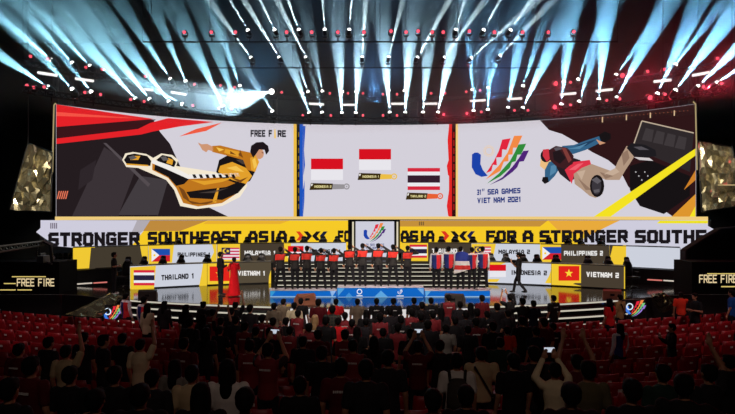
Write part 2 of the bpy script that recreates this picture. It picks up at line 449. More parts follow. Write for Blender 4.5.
# generic leaping figure
Y1 = (226, 160, 44); Y2 = (190, 118, 30); BK = (24, 20, 22); CR = (244, 232, 208); SK = (206, 150, 116)
fg = []
fg.append(([(122,160),(125,153.5),(133,152),(146,154),(153,158),(161,153.5),(172,155),(178,160),(176,166),(215,172),(236,168),(246,174),(247,186),(240,197),(222,206),(196,209),(180,206),(174,190),(166,180),(152,174),(138,168),(126,167)], CR, 0))
fg.append(([(123.5,160),(127,155),(134,153.6),(147,156),(151,161),(150,166),(138,165.5),(127,165)], BK, 1))
fg.append(([(131,156),(140,156),(138,160),(130,160)], Y1, 2)); fg.append(([(126,163.5),(148,165),(148,166.4),(126,165)], Y1, 2))
fg.append(([(156,160),(162,155),(171,157),(176,162),(174,167),(163,165)], BK, 1)); fg.append(([(168,158),(173,160),(172,165),(166,163)], Y1, 2))
fg.append(([(152,160),(168,166),(186,174),(205,177),(226,174),(244,178),(244,186),(236,194),(222,203),(198,206.5),(183,203),(176,188),(168,178),(152,170)], Y2, 1))
fg.append(([(155,162),(172,170),(190,178),(184,184),(176,186),(168,177),(154,170)], BK, 2))
fg.append(([(152,159.5),(170,165.5),(188,174.5),(238,173),(240,176.5),(188,179),(168,170),(151,163)], (240, 236, 232), 3))
for k in range(7): fg.append(([(192 + k * 6.5, 174.5), (195 + k * 6.5, 174.4), (196.6 + k * 6.5, 178), (193.6 + k * 6.5, 178.2)], BK, 4))
fg.append(([(186,192),(200,190),(226,187),(243,180),(246,184),(238,193),(222,200),(208,199),(190,198)], BK, 2))
fg.append(([(212,202),(217,188),(219,188),(216,203)], Y1, 3))
fg.append(([(219,160),(230,154),(243,156),(252,163),(256,170),(250,181),(240,185),(222,178),(216,172)], BK, 2))
fg.append(([(220,166),(232,162),(246,168),(252,176),(246,184),(232,180),(218,172)], Y1, 3))
fg.append(([(212,146),(220,145.5),(238,150),(252,153),(258,163),(255,172),(247,170),(243,160),(232,157),(220,154),(212,152)], Y2, 4))
fg.append(([(225,149),(240,152),(238,157),(224,153)], Y1, 5))
fg.append(([(199,144.5),(207,144),(213,147),(213,151.5),(208,150),(206,152.4),(202,150)], SK, 4)); fg.append(([(199,145.4),(197.6,142.6),(206,146.4),(205,148)], SK, 5))
fg.append(([(250,158),(256,155),(259,162),(255,172),(251,170)], Y1, 5))
fg.append((circ(259.2, 153.8, 4.6, 14, 5.4), SK, 5))
fg.append(([(251,146),(256,142.5),(263,142),(268,146),(269,151),(266,155),(264.5,150),(259,149.5),(256,154),(253,158),(250,152)], (30, 22, 26), 6))
BR = (120, 70, 24); HL = (244, 196, 84)
fg += [([(190,180),(204,181),(222,179),(238,176),(222,182),(204,185)], Y1, 3), ([(186,200),(200,203),(218,200),(206,204.5),(192,204)], BR, 3), ([(178,186),(184,190),(190,202),(183,198)], BR, 3), ([(240,150),(243,158),(238,155)], BR, 5), ([(216,147.4),(224,149.6),(219,151.6)], HL, 5),
       ([(226,168),(236,166),(244,172),(236,171)], HL, 4), ([(228,176),(240,180),(248,177),(240,183)], BR, 4), ([(230,151),(236,155),(230,154)], BR, 6), ([(252,160),(255,158),(257,166),(254,169)], HL, 6), ([(128,157),(133,155.4),(137,158),(131,160)], (96, 92, 92), 3),
       ([(160,157),(165,156.4),(169,160),(163,161)], (96, 92, 92), 3), ([(198,193),(212,191),(228,188),(214,193)], (70, 60, 56), 3), ([(261,152),(263.4,152.6),(263,154)], (120, 70, 52), 6), ([(236,160),(243,159),(248,165),(242,164)], (70, 60, 56), 3)]
o = art('leaping_figure', fg, S_BIG, None, 6); attach(o, scr)
o = art('lettering', text_items('FREE F', 250.5, 272, 130, 137, (40, 36, 44), 0, 2.0) + text_items('RE', 277.5, 286, 130.2, 137.2, (40, 36, 44), 0, 2.0) + [([(274.2, 129.5), (275.4, 129), (276, 137.5), (275, 139), (274, 137.5)], (240, 200, 110), 0)], S_BIG, None, 6); attach(o, scr)

# middle screen
scr = empty('led_screen', (0, 37, EYE)); tag(scr, 'big middle screen with three flags above name tags', 'screen', 'giant screens of the curved wall')
o = frame_curve('cabinet', d_screen, 297.4 - CX, 455.4 - CX, EYE - 0.02, ZT, 0.25, BLACK, None); attach(o, scr)
o = art('display', [(q, WHT, 0) for q in base_poly(303, 449)] + [(q, (26, 24, 28), 0) for q in base_poly(297.4, 299.6)] + [(q, (30, 84, 190), 0) for q in base_poly(299.6, 303)] + [(q, (224, 40, 36), 0) for q in base_poly(449, 452)] + [(q, (48, 14, 16), 0) for q in base_poly(452, 455.4)], S_BIG, None, 1, sample=True); attach(o, scr)
it = [([(303,126),(305.5,126),(304,150),(305,165),(303.4,176)], (30, 84, 190), 0), ([(303,190),(304.6,180),(304.4,200),(303.2,216)], (30, 84, 190), 0),
      ([(449,126),(447.6,140),(448.6,160),(446.8,166),(448,175),(449,176)], RED, 0), ([(449,190),(446.8,206),(448.2,216),(449,216)], RED, 0)]
for k in range(10): it.append((rect(298, 132 + k * 8, 299.2, 137 + k * 8), (120, 100, 30), 0)); it.append((rect(453, 132 + k * 8, 454.6, 138 + k * 8), (150, 30, 24), 0))
o = art('edge_pattern', it, S_BIG, None, 2); attach(o, scr)
for (fx0, fy0, fx1, fy1, kind) in ((311, 158.6, 343, 180, 'i'), (359, 149, 391, 170, 'i'), (407.6, 168, 440, 190, 't')):
    o = art('flag', flag_indonesia(fx0, fy0, fx1, fy1, 0) if kind == 'i' else flag_thailand(fx0, fy0, fx1, fy1, 0, (52, 30, 46)), S_BIG, None, 2); attach(o, scr)
for (x0, y0, x1, y1, txt, c) in ((309.5, 183, 350, 190, 'INDONESIA 2', (150, 146, 150)), (357.6, 173, 397.5, 180, 'INDONESIA 1', (236, 190, 70)), (405.8, 192.6, 443.5, 199.6, 'THAILAND 2', (232, 96, 50))):
    w_ = x1 - x0; xm = x0 + w_ * 0.58
    it = [([(x0 + 1.5, y0), (xm, y0 + 0.6), (xm - 1, y1 - 0.4), (x0, y1)], (58, 44, 18), 0), ([(xm, y0 + 1), (x1 - 6, y0 + 1.4), (x1 - 6, y1 - 1), (xm - 1, y1 - 0.6)], c, 0),
          ([(x0 + 1.8, y0 + 0.8), (x0 + 3.4, y0 + 0.8), (x0 + 2.6, y0 + 3), (x0 + 1.6, y0 + 3)], (240, 236, 226), 1)]
    it += ring_items(x1 - 3.4, (y0 + y1) / 2, 1.9, 3.1, c, 1) + [(star(x1 - 3.4, (y0 + y1) / 2, 1.4), c, 1)]
    it += text_items(txt, x0 + 4.5, xm - 1.6, y0 + 2.4, y1 - 2.2, (226, 214, 150), 1, 1.7)
    o = art('name_tag', it, S_BIG, None, 2); attach(o, scr)

# right screen
scr = empty('led_screen', (10, 34, EYE)); tag(scr, 'big curved screen on the right with games emblem and a figure wearing a backpack', 'screen', 'giant screens of the curved wall')
o = frame_curve('cabinet', d_screen, 455.8 - CX, 697 - CX, EYE - 0.02, ZT, 0.25, BLACK, None); attach(o, scr)
o = art('display', [(q, (246, 206, 120), 0) for q in base_poly(455.8, 458)] + [(q, WHT, 0) for q in base_poly(458, 696)], S_BIG, None, 1, sample=True); attach(o, scr)
DR2 = (46, 22, 24)
top = [(540 + 8 * i, top_y(540 + 8 * i) + 0.2) for i in range(20)] + [(695.8, top_y(695.8) + 0.2)]
it = [(top + [(695.8, 216.6), (673, 216.6), (655, 204), (636, 196), (628, 186), (620, 170), (608, 160), (592, 152), (578, 143), (562, 134), (549, 130)], DR2, 0)]
it.append(([(630,166),(650,160),(690,176),(690,196),(664,214),(640,206),(630,190)], (22, 18, 20), 1))
it.append(([(642,121),(694,133),(690,172),(676,166),(632,148)], (46, 40, 42), 1))
for a, b_ in (((642,121),(694,133)), ((642,121),(633,147))):
    dx, dy = b_[0]-a[0], b_[1]-a[1]; L = math.hypot(dx, dy); nx, ny = -dy/L*0.6, dx/L*0.6
    it.append(([(a[0]+nx,a[1]+ny),(b_[0]+nx,b_[1]+ny),(b_[0]-nx,b_[1]-ny),(a[0]-nx,a[1]-ny)], (190, 172, 150), 2))
for k in range(4): it.append(([(646 + k * 11, 128 + k * 2.6), (654 + k * 11, 130 + k * 2.6), (652 + k * 11, 142 + k * 2.6), (642 + k * 11, 140 + k * 2.6)], (62, 56, 58), 2))
for k in range(27): it.append((circ(584 + k * 4, 119.5 - k * 0.34, 0.45, 6), (180, 110, 80), 2))
for k in (0, 1, 2, 3): it.append((rect(602 + k * 24, 117 - k * 2.2, 603.2 + k * 24, 122.4 - k * 2.2), (220, 190, 150), 3))
YB = (244, 226, 34)
it.append(([(594,216.6),(695.8,148.5),(695.8,155.5),(611,216.6)], YB, 3))
it.append(([(684,190),(695.8,170),(695.8,180)], (206, 128, 40), 2)); it.append(([(672,216.6),(695.8,194),(695.8,216.6)], (222, 150, 46), 2)); it.append(([(690,216.6),(695.8,206),(695.8,216.6)], YB, 4))
for k in range(6): it.append((circ(636 + k * 3, 172 + (k % 3) * 4, 0.8, 5), (190, 186, 190), 2))
o = art('background_pattern', it, S_BIG, None, 2); attach(o, scr)
BL = (52, 98, 134); BL2 = (34, 62, 92); KH = (178, 150, 128); KH2 = (146, 118, 100)
fg = []
fg.append(([(541,158),(546,156),(552,160),(551,166),(545,170),(540,166)], (236, 190, 130), 0))
fg.append((circ(546, 156, 5.4, 14, 6.4), (28, 24, 28), 1)); fg.append(([(543,149.6),(549,149),(551,158),(547,162),(543,156)], (206, 52, 66), 2))
fg.append(([(549,162),(556,160),(560,168),(555,176),(549,182),(545,180),(545,170)], BL, 1)); fg.append(([(543,177),(548,177),(549,182),(545,184),(542,181)], BK, 2))
fg.append(([(562,146),(574,145),(588,140),(603,135),(607,137),(600,143),(586,150),(574,154),(566,154)], BL, 1)); fg.append(([(576,146),(590,141),(598,139),(586,146)], BL2, 2))
fg.append(([(599,135),(605,131.5),(611,134),(611,139),(606,142),(601,141)], BK, 2)); fg.append(([(596,139),(600,141),(606,143),(600,145)], SK, 2))
fg.append(([(549,150),(556,146),(568,148),(574,156),(573,164),(564,169),(556,166),(550,160)], (62, 30, 34), 3)); fg.append(([(553,152),(560,150),(566,158),(560,164),(554,160)], (34, 24, 28), 4)); fg.append(([(562,148),(566,148),(572,160),(569,163)], (126, 60, 56), 4))
fg.append(([(556,166),(566,168),(574,158),(580,160),(586,166),(582,174),(570,182),(560,174)], (40, 30, 36), 2))
fg.append(([(565,170),(574,162),(590,160),(592,166),(582,168),(574,176),(572,184)], (222, 52, 72), 3))
fg.append(([(574,174),(582,168),(592,164),(600,170),(600,182),(603,194),(596,198),(590,196),(583,190),(575,184)], KH, 4)); fg.append(([(592,164),(614,172),(618,162),(627,146),(635,150),(634,158),(626,170),(620,180),(606,180),(598,176)], KH, 4))
fg.append(([(600,172),(614,176),(606,179)], KH2, 5)); fg.append(([(578,178),(592,190),(586,190)], KH2, 5))
fg.append((circ(597.5, 186, 7.2, 16, 11.2), BK, 6)); fg.append((circ(597, 186, 4.8, 14, 8.6), (58, 54, 60), 7))
fg.append(([(627,148),(632,143),(646,145),(656,150),(657,156),(646,158),(634,156)], (30, 28, 32), 6)); fg.append(([(634,157),(650,158),(654,161),(640,160)], (210, 204, 206), 6))
fg += [([(577,172),(586,170),(582,180)], (198, 172, 150), 5), ([(604,174),(616,168),(620,172),(610,177)], (198, 172, 150), 5), ([(622,154),(628,150),(630,158),(624,166)], KH2, 5), ([(551,166),(557,164),(556,172),(550,176)], (84, 134, 168), 2), ([(566,149),(576,147.4),(588,143),(580,149)], (84, 134, 168), 3),
       ([(554,148),(560,147),(563,149),(556,151)], (90, 84, 92), 5), ([(569,170),(578,164),(584,163),(576,170)], (240, 96, 110), 4), ([(592,180),(597,177),(602,181),(598,184)], (96, 92, 98), 8), ([(594,190),(600,189),(600,192),(595,193)], (96, 92, 98), 8), ([(634,147),(642,146.6),(650,150),(640,150)], (84, 80, 86), 7)]
o = art('backpack_figure', fg, S_BIG, None, 6); attach(o, scr)
it = logo_items(471.5, 135.6, 529, 185, 0)
it += ring_items(489, 151, 3.4, 4.0, (240, 200, 150), 0) + ring_items(489, 151, 5.0, 5.5, (240, 206, 160), 0)
o = art('games_emblem', it, S_BIG, None, 3); attach(o, scr)
NV = (30, 52, 124)
o = art('lettering', text_items('31', 477, 481.6, (189.6, 189.4), (195, 194.8), NV, 0, 1.9) + text_items('ST', 482, 484.8, 188.8, 191.2, NV, 0, 1.9) + text_items('SEA GAMES', 487.6, 520.5, (189.2, 187.8), (194.8, 193.2), NV, 0, 1.9)
        + text_items('VIET NAM 2021', 477.4, 521.5, (197.8, 196.4), (203.4, 202), NV, 0, 1.9), S_BIG, None, 3); attach(o, scr)

# gold ledge between wall and text strip; screen reflection painted as emission
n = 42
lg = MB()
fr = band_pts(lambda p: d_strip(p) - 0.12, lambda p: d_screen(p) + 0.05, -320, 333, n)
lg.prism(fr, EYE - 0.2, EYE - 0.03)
o = lg.build('screen_ledge', led((244, 208, 128), 0.95)); tag(o, 'thin golden ledge under the big screens, their reflection painted as its own glow', 'ledge')

def WORDS(it, gap=4.0):
    """split lit lettering into words by the gaps between them"""
    it = sorted(it, key=lambda q: min(p[0] for p in q[0])); out = [[it[0]]]; hi = max(p[0] for p in it[0][0])
    for q in it[1:]:
        if min(p[0] for p in q[0]) - hi > gap: out.append([])
        out[-1].append(q); hi = max(hi, max(p[0] for p in q[0]))
    return out
# text strip: two halves
def strip_screen(x0, x1, label, items, tipL=False, tipR=False):
    root = empty('led_strip_screen', tuple(S_STRIP((x0 + x1) / 2, 219))); tag(root, label, 'screen', 'text strips under the big screens')
    o = frame_curve('cabinet', d_strip, x0 - CX, x1 - CX, 2.7, EYE - 0.2, 0.2, BLACK, None); attach(o, root)
    return root
YEL = (246, 202, 40); GLD = (206, 150, 48)
root = strip_screen(40, 350, 'lit text strip reading STRONGER SOUTHEAST ASIA, left of the middle doorway', None)
it = [([(40.5, 220.2), (348, 220.2), (348, 248), (76, 248), (66, 247), (56, 246), (47, 240), (36, 232), (40.5, 228)], (206, 204, 220), 0)]
o = art('display', it, S_STRIP, None, 1, sample=True); attach(o, root)
it = [([(152, 220.4), (348, 220.4), (348, 250), (128, 250)], YEL, 0), ([(150, 220.4), (208, 220.4), (180, 231), (143, 231)], (190, 138, 62), 1), ([(137, 220.4), (150, 220.4), (143, 231), (128, 240)], (176, 170, 178), 1),
      ([(208, 220.4), (290, 220.4), (280, 224), (203, 224)], (232, 176, 50), 1)]
for k in range(4): it.append((rect(50 + k * 1.9, 223, 51.2 + k * 1.9, 228.6), (120, 112, 128), 1))
o = art('background_pattern', it, S_STRIP, None, 2); attach(o, root)
TX = (26, 22, 26)
it = text_items('STRONGER', 48, 139.5, (232.4, 231.8), (247, 245.6), TX, 0, 2.1) + text_items('SOUTHEAST', 147.5, 241.5, (231.6, 230.8), (245.2, 243.4), TX, 0, 2.1) + text_items('ASIA', 248, 287, (230.8, 230.6), (243.2, 242.4), TX, 0, 2.1) + text_items('FO', 337.8, 350, 230.4, 242, TX, 0, 2.1)
def chev(x, y0, y1, w_, d, c):
    m_ = (y0 + y1) / 2
    if d > 0: return ([(x, y0), (x + w_ * 0.5, y0), (x + w_, m_), (x + w_ * 0.5, y1), (x, y1), (x + w_ * 0.45, m_)], c, 0)
    return ([(x + w_, y0), (x + w_ * 0.5, y0), (x, m_), (x + w_ * 0.5, y1), (x + w_, y1), (x + w_ * 0.55, m_)], c, 0)
it += [chev(296, 231.4, 240.6, 7.6, 1, (222, 64, 30)), chev(303.5, 231.4, 240.6, 8.6, 1, TX), chev(312, 231.4, 240.6, 8.6, -1, TX), chev(319.6, 231.4, 240.6, 8, -1, (24, 30, 60))]
for w_it in WORDS(it): o = art('lettering', w_it, S_STRIP, None, 4); attach(o, root)
root = strip_screen(399, 711, 'lit text strip reading FOR A STRONGER SOUTHE, right of the middle doorway', None)
it = [([(400, 220.2), (708, 220.2), (708, 226), (717, 231), (708, 236), (700, 246), (690, 250), (400, 250)], (206, 204, 220), 0)]
o = art('display', it, S_STRIP, None, 1, sample=True); attach(o, root)
it = [([(400, 220.4), (598, 220.4), (586, 234), (578, 250), (400, 250)], YEL, 0), ([(400, 220.4), (548, 220.4), (540, 226.5), (400, 226.5)], (196, 144, 60), 1), ([(548, 220.4), (620, 220.4), (590, 235), (560, 232)], (232, 170, 60), 1),
      ([(660, 220.6), (708, 220.6), (708, 223.4), (657, 223.4)], (240, 226, 40), 1)]
for k in range(3): it.append((rect(419 + k * 1.9, 221.6, 420.2 + k * 1.9, 225.4), (120, 92, 50), 2))
o = art('background_pattern', it, S_STRIP, None, 2); attach(o, root)
it = text_items('ASIA', 400.5, 434.5, 230.4, 242, TX, 0, 2.1) + [chev(441, 231.2, 240.6, 8.4, 1, (222, 50, 34)), chev(450.5, 231.2, 240.6, 8.6, 1, TX), chev(459, 231.2, 240.6, 8.6, -1, TX), chev(467, 231.2, 240.6, 8, -1, (24, 30, 80))]
it += text_items('FOR', 486, 516.5, (230.4, 230.2), (242, 242.4), TX, 0, 2.1) + text_items('A', 522.5, 533.5, 230.2, 242.4, TX, 0, 2.1) + text_items('STRONGER', 539.5, 628, (230.2, 229.6), (242.4, 243), TX, 0, 2.1) + text_items('SOUTHE', 635, 707, (229.8, 229.6), (243.2, 244), TX, 0, 2.1)
for w_it in WORDS(it): o = art('lettering', w_it, S_STRIP, None, 4); attach(o, root)

# middle doorway screen with emblem
D = 36.0
S_D = flat_surf(D)
root = empty('doorway_screen', tuple(P(375, 252, D + 0.2))); root.location.z = 2.0
tag(root, 'tall white screen with games emblem between lit pillars, above the middle stairs', 'screen')
f = MB(); a = P(350.5, 220, D); c = P(399.2, 220, D)
f.box(((a.x + c.x) / 2, D + 0.15, (2.0 + a.z) / 2), (c.x - a.x, 0.2, a.z - 2.0)); o = f.build('frame', BLACK); attach(o, root)
o = art('display', [(rect(355.6, 221.4, 394.2, 257), (206, 206, 220), 0)], flat_surf(D + 0.04), None, 1, curved=False, sample=True); attach(o, root)
o = art('games_emblem', logo_items(363.5, 223, 386, 242.5, 0) + text_items('31 SEA GAMES', 366, 384, 243.6, 245.8, NV, 0) + text_items('VIET NAM 2021', 366, 384, 246.6, 249, NV, 0), flat_surf(D + 0.04), None, 3, curved=False); attach(o, root)
for (xa, xb) in ((352.2, 353.8), (396.6, 398.2)):
    o = MB().box((P((xa + xb) / 2, 0, D).x, D + 0.02, (2.0 + 4.2) / 2), (1.6 / F * D, 0.06, 2.15)).build('lit_pillar', led((236, 226, 196), 0.9)); attach(o, root)
# ------------------------------------------------------------------ team desks (curved fronts that are screens)
S_UP = surf(d_up); S_LOW = surf(d_low)
WH2 = (204, 208, 220); DK2 = (70, 60, 48); YL2 = (240, 200, 52)
DESKTOP = mat('desk_top', (24, 24, 28), 0.35)
def desk(dfun, S, x0, x1, z0, z1, label, parts, group=None):
    """x0..x1 in design coordinates; parts: list of (part name, items)"""
    xm = (x0 + x1) / 2; p = xm - CX; root = empty('team_desk', (p / F * dfun(p), dfun(p), z0))
    tag(root, label, 'desk', group)
    n = max(2, int((x1 - x0) / 8))
    b1 = MB().prism(band_pts(lambda q: dfun(q) + 0.03, lambda q: dfun(q) + 0.10, x0 - CX, x1 - CX, n), z0, z1 - 0.03); o = b1.build('front_board', BLACK); attach(o, root)
    b1 = MB().prism(band_pts(lambda q: dfun(q) - 0.02, lambda q: dfun(q) + 0.62, x0 - CX, x1 - CX, n), z1 - 0.03, z1); o = b1.build('worktop', DESKTOP); attach(o, root)
    for xe in (x0, x1):
        pe = xe - CX; k = 1 if xe == x0 else -1
        c = Vector(((pe + 2.0 * k) / F * (dfun(pe) + 0.3), dfun(pe) + 0.33)); o = MB().box((c.x, c.y, (z0 + z1 - 0.03) / 2), (0.05, 0.44, z1 - z0 - 0.03)).build('side_panel', BLACK); attach(o, root)
    for nm, items in parts:
        o = art(nm, items, S, None, {'display': 0, 'front_pattern': 1}.get(nm, 3), sample=(nm == 'display')); o.parent = root; o.matrix_parent_inverse = Matrix.Translation(-Vector(root.location))
    return root
def ytop_up(x): return CY + 26.3 + 4.9 * (abs(x - CX) / 302) ** 2 + 0.9
def ybot(dfun, z, x): return CY + (EYE - z) * F / dfun(x - CX) - 0.8
def face(dfun, x0, x1, ztop, zbot, c, lv=0, skew=0.0):
    n = max(1, int((x1 - x0) / 8)); out = []
    for i in range(n):
        a = x0 + (x1 - x0) * i / n; b_ = x0 + (x1 - x0) * (i + 1) / n
        ya, yb_ = CY + (EYE - ztop) * F / dfun(a - CX), CY + (EYE - ztop) * F / dfun(b_ - CX)
        za, zb = CY + (EYE - zbot) * F / dfun(a - CX), CY + (EYE - zbot) * F / dfun(b_ - CX)
        sa = skew if i == 0 else 0; sb = 0
        out.append(([(a, ya), (b_, yb_), (b_, zb), (a + 0, za)], c, lv))
    return out
UT, UB = 3.03, 2.03
def upd(x0, x1, c): return face(d_up, x0, x1, UT, UB, c)
LT, LB = 2.32, 1.36
def lod(x0, x1, c): return face(d_low, x0, x1, LT, LB, c)
desk(d_up, S_UP, 73, 148, 2.0, 3.05, 'flagless desk with yellow and dark front at the left end of the upper row', [('display', upd(73, 95, YL2) + upd(95, 148, (66, 58, 46)) ), ('front_pattern', [([(91, 247.6), (95.2, 247.6), (95.2, 269), (89, 269)], (66, 58, 46), 0), ([(140, 245.8), (148, 245.4), (148, 266), (143, 262)], YL2, 0)])])
desk(d_up, S_UP, 148.4, 217, 2.0, 3.05, 'upper desk lettered PHILIPPINES 1 on white, with a blue and red flag', [('display', upd(148.4, 217, WH2)), ('front_pattern', [([(148.6, 245.4), (174, 244.9), (172, 262.6), (148.6, 264)], YL2, 0), ([(212, 244.4), (216.6, 244.2), (216.6, 261.6), (209, 262), (214, 252)], YL2, 0)]),
      ('flag', flag_philippines(151.5, 248.8, 170, 261.6, 0)), ('lettering', text_items('PHILIPPINES 1', 177.5, 210.5, 252.4, 256.6, TX, 0, 2.0))])
desk(d_up, S_UP, 217.4, 284, 2.0, 3.05, 'upper row desk lettered MALAYSIA 1 with a striped flag, behind the pair of hosts', [('display', upd(217.4, 240, YL2) + upd(240, 284, DK2)),
      ('flag', flag_malaysia(221.5, 247.6, 239.4, 259.6, 0)), ('lettering', text_items('MALAYSIA 1', 244.5, 276, 250.6, 255.2, (230, 228, 226), 0, 2.0))])
desk(d_up, S_UP, 284.4, 346, 2.0, 3.05, 'upper row desk with a red and white flag, behind the saluting team', [('display', upd(284.4, 291, YL2) + upd(291, 346, WH2)),
      ('flag', flag_indonesia(287.8, 246, 303.5, 257.6, 0)), ('lettering', text_items('INDONESIA 1', 309, 341, 249.4, 253.6, TX, 0, 2.0))])
desk(d_up, S_UP, 402, 471, 2.0, 3.05, 'upper desk lettered THAILAND 2 on a dark front, right of the doorway', [('display', upd(402, 428, YL2) + upd(428, 471, DK2)),
      ('flag', flag_thailand(409.5, 244.6, 427, 257.8, 0)), ('lettering', text_items('THAILAND 2', 432, 463, 248.6, 253, (230, 228, 226), 0, 2.0))])
desk(d_up, S_UP, 471.4, 540, 2.0, 3.05, 'upper desk lettered MALAYSIA 2 on a white front, right of the doorway', [('display', upd(471.4, 540, WH2)), ('front_pattern', [([(471.6, 243.8), (496, 243.8), (492, 262), (471.6, 262)], YL2, 0)]),
      ('flag', flag_malaysia(474.5, 246.4, 491, 258, 0)), ('lettering', text_items('MALAYSIA 2', 498.5, 530, 249.6, 254, TX, 0, 2.0))])
desk(d_up, S_UP, 540.4, 609, 2.0, 3.05, 'upper desk lettered PHILIPPINES 2 in white on a dark front, right side of the stage', [('display', upd(540.4, 561, YL2) + upd(561, 609, DK2)),
      ('flag', flag_philippines(542.5, 247, 561.2, 259.6, 0)), ('lettering', text_items('PHILIPPINES 2', 564, 603, 250.8, 255.6, (230, 228, 226), 0, 2.0))])
desk(d_up, S_UP, 609.4, 680, 2.0, 3.05, 'upper row desk with a plain white front and a yellow edge, no flag', [('display', upd(609.4, 626, YL2) + upd(626, 680, WH2)), ('front_pattern', [([(609.6, 245.6), (613, 245.8), (609.6, 259)], DK2, 0), ([(623, 245), (626.2, 245.2), (626.2, 268), (629, 268), (623, 262)], YL2, 0)])])
desk(d_low, S_LOW, 130, 207, SZ, 2.35, 'lower desk lettered THAILAND 1 on white, beside the lone crew member', [('display', lod(130, 207, WH2)), ('front_pattern', [([(130.2, 267.4), (156, 265.6), (154, 288.6), (130.2, 289.6)], YL2, 0), ([(203, 263.6), (207, 263.4), (207, 286), (199, 286.6), (201, 276)], YL2, 0)]),
      ('flag', flag_thailand(133.6, 270, 154.4, 285.4, 0)), ('lettering', text_items('THAILAND 1', 161.2, 194.4, (275, 273), (280.4, 278.4), TX, 0, 2.0))])
desk(d_low, S_LOW, 207.4, 271, SZ, 2.35, 'lower row desk lettered VIETNAM 1 with a red star flag, behind the hosts', [('display', lod(207.4, 230, YL2) + lod(230, 271, (84, 74, 58))),
      ('flag', flag_vietnam(209.5, 266.4, 229.6, 281, 0)), ('lettering', text_items('VIETNAM 1', 238, 265.5, 270.8, 275.6, (236, 232, 228), 0, 2.0)), ('front_pattern', [([(271, 270), (271, 284), (268.6, 284), (269, 276)], YL2, 0)])])
desk(d_low, S_LOW, 488, 551, SZ, 2.35, 'lower desk lettered INDONESIA 2 behind the walking camera operator', [('display', lod(488, 551, WH2)), ('front_pattern', [([(488.2, 261.6), (507, 262), (500, 265), (488.2, 265)], YL2, 0), ([(488.2, 279), (500, 279), (497, 282), (488.2, 282)], YL2, 0), ([(549, 276), (551, 270), (551, 283.4), (545, 283)], YL2, 0)]),
      ('flag', flag_indonesia(489.4, 264.6, 506, 277, 0)), ('lettering', text_items('INDONESIA 2', 511, 547, (270, 270.6), (274.8, 275.4), TX, 0, 2.0))])
desk(d_low, S_LOW, 551.4, 625, SZ, 2.35, 'lower desk lettered VIETNAM 2, red flag with gold star, right end of its row', [('display', lod(551.4, 581, YL2) + lod(581, 624, DK2) + lod(624, 625, YL2)), ('front_pattern', [([(575, 283), (581.4, 283), (581.4, 286), (573, 284)], DK2, 0)]),
      ('flag', flag_vietnam(558.6, 266, 579.4, 280.6, 0)), ('lettering', text_items('VIETNAM 2', 586.5, 619, (271.6, 272.8), (276.8, 278), (236, 232, 228), 0, 2.0))])

# ------------------------------------------------------------------ gaming chairs
CHB = mat('chair_black', (20, 20, 24), 0.5); CHG = mat('chair_grey', (150, 150, 156), 0.6)
def make_chair():
    r = empty('gaming_chair')
    m_ = MB().loft([(0.50, 0.24, 0.06, 0, 0.22), (0.75, 0.26, 0.055, 0, 0.25), (0.98, 0.27, 0.05, 0, 0.28), (1.12, 0.21, 0.045, 0, 0.31), (1.18, 0.15, 0.045, 0, 0.32), (1.30, 0.15, 0.04, 0, 0.34), (1.36, 0.10, 0.03, 0, 0.35)], 14); m_.build('backrest', CHB, r, smooth=True)
    MB().ell((0, 0.27, 1.2), (0.13, 0.05, 0.06)).build('head_pillow', CHG, r, smooth=True)
    MB().box((0, 0.0, 0.47), (0.5, 0.5, 0.1)).build('seat', CHB, r, bevel=0.03)
    for s in (-1, 1):
        a = MB(); a.box((s * 0.3, 0.02, 0.7), (0.07, 0.28, 0.03)); a.tube((s * 0.3, 0.04, 0.46), (s * 0.3, 0.04, 0.7), 0.02); a.build('armrest', CHB, r)
    b_ = MB().tube((0, 0, 0.08), (0, 0, 0.42), 0.03)
    for i in range(5):
        t = 2 * PI * i / 5; b_.tube((0, 0, 0.09), (0.28 * math.cos(t), 0.28 * math.sin(t), 0.05), 0.025, 0.018, 6); b_.ell((0.28 * math.cos(t), 0.28 * math.sin(t), 0.03), (0.03, 0.03, 0.03), 6, 4)
    b_.build('base', BLACKM, r)
    return r
chair0 = make_chair(); used = [False]
_U = 'first second third fourth fifth sixth seventh eighth ninth tenth eleventh twelfth thirteenth fourteenth fifteenth sixteenth seventeenth eighteenth nineteenth'.split()
ORD = list(_U) + ['twentieth']
for _t in ('twenty', 'thirty', 'forty', 'fifty'):
    if _t != 'twenty': ORD.append(_t[:-1] + 'ieth')
    ORD += [_t + '-' + _U[_i] for _i in range(9)]
def place_chair(x, dfun, z, off, label, group):
    p = x - CX; d = dfun(p) + off
    c = copy_tree(chair0) if used[0] else chair0
    used[0] = True
    c.location = (p / F * d, d, z); c.rotation_euler = (0, 0, 0.35 * p / 300 + random.uniform(-0.15, 0.15)); tag(c, label, 'chair', group)
upx = [(106, 'the flagless desk'), (126, 'the flagless desk'), (141, 'the flagless desk'), (163.5, 'the PHILIPPINES 1 desk'), (175, 'the PHILIPPINES 1 desk'), (197, 'the PHILIPPINES 1 desk'), (217, 'the MALAYSIA 1 desk'), (230, 'the MALAYSIA 1 desk'), (245, 'the MALAYSIA 1 desk'),
       (276, 'the MALAYSIA 1 desk'), (291, 'the desk behind the saluting team'), (302, 'the desk behind the saluting team'), (322, 'the desk behind the saluting team'), (336, 'the desk behind the saluting team'),
       (410, 'the THAILAND 2 desk'), (425, 'the THAILAND 2 desk'), (443, 'the THAILAND 2 desk'), (456, 'the THAILAND 2 desk'), (474, 'the MALAYSIA 2 desk'), (499, 'the MALAYSIA 2 desk'), (516, 'the MALAYSIA 2 desk'),
       (552, 'the PHILIPPINES 2 desk'), (571, 'the PHILIPPINES 2 desk'), (585, 'the PHILIPPINES 2 desk'), (604, 'the PHILIPPINES 2 desk')]
upx = [q for q in upx if q[0] > 150]
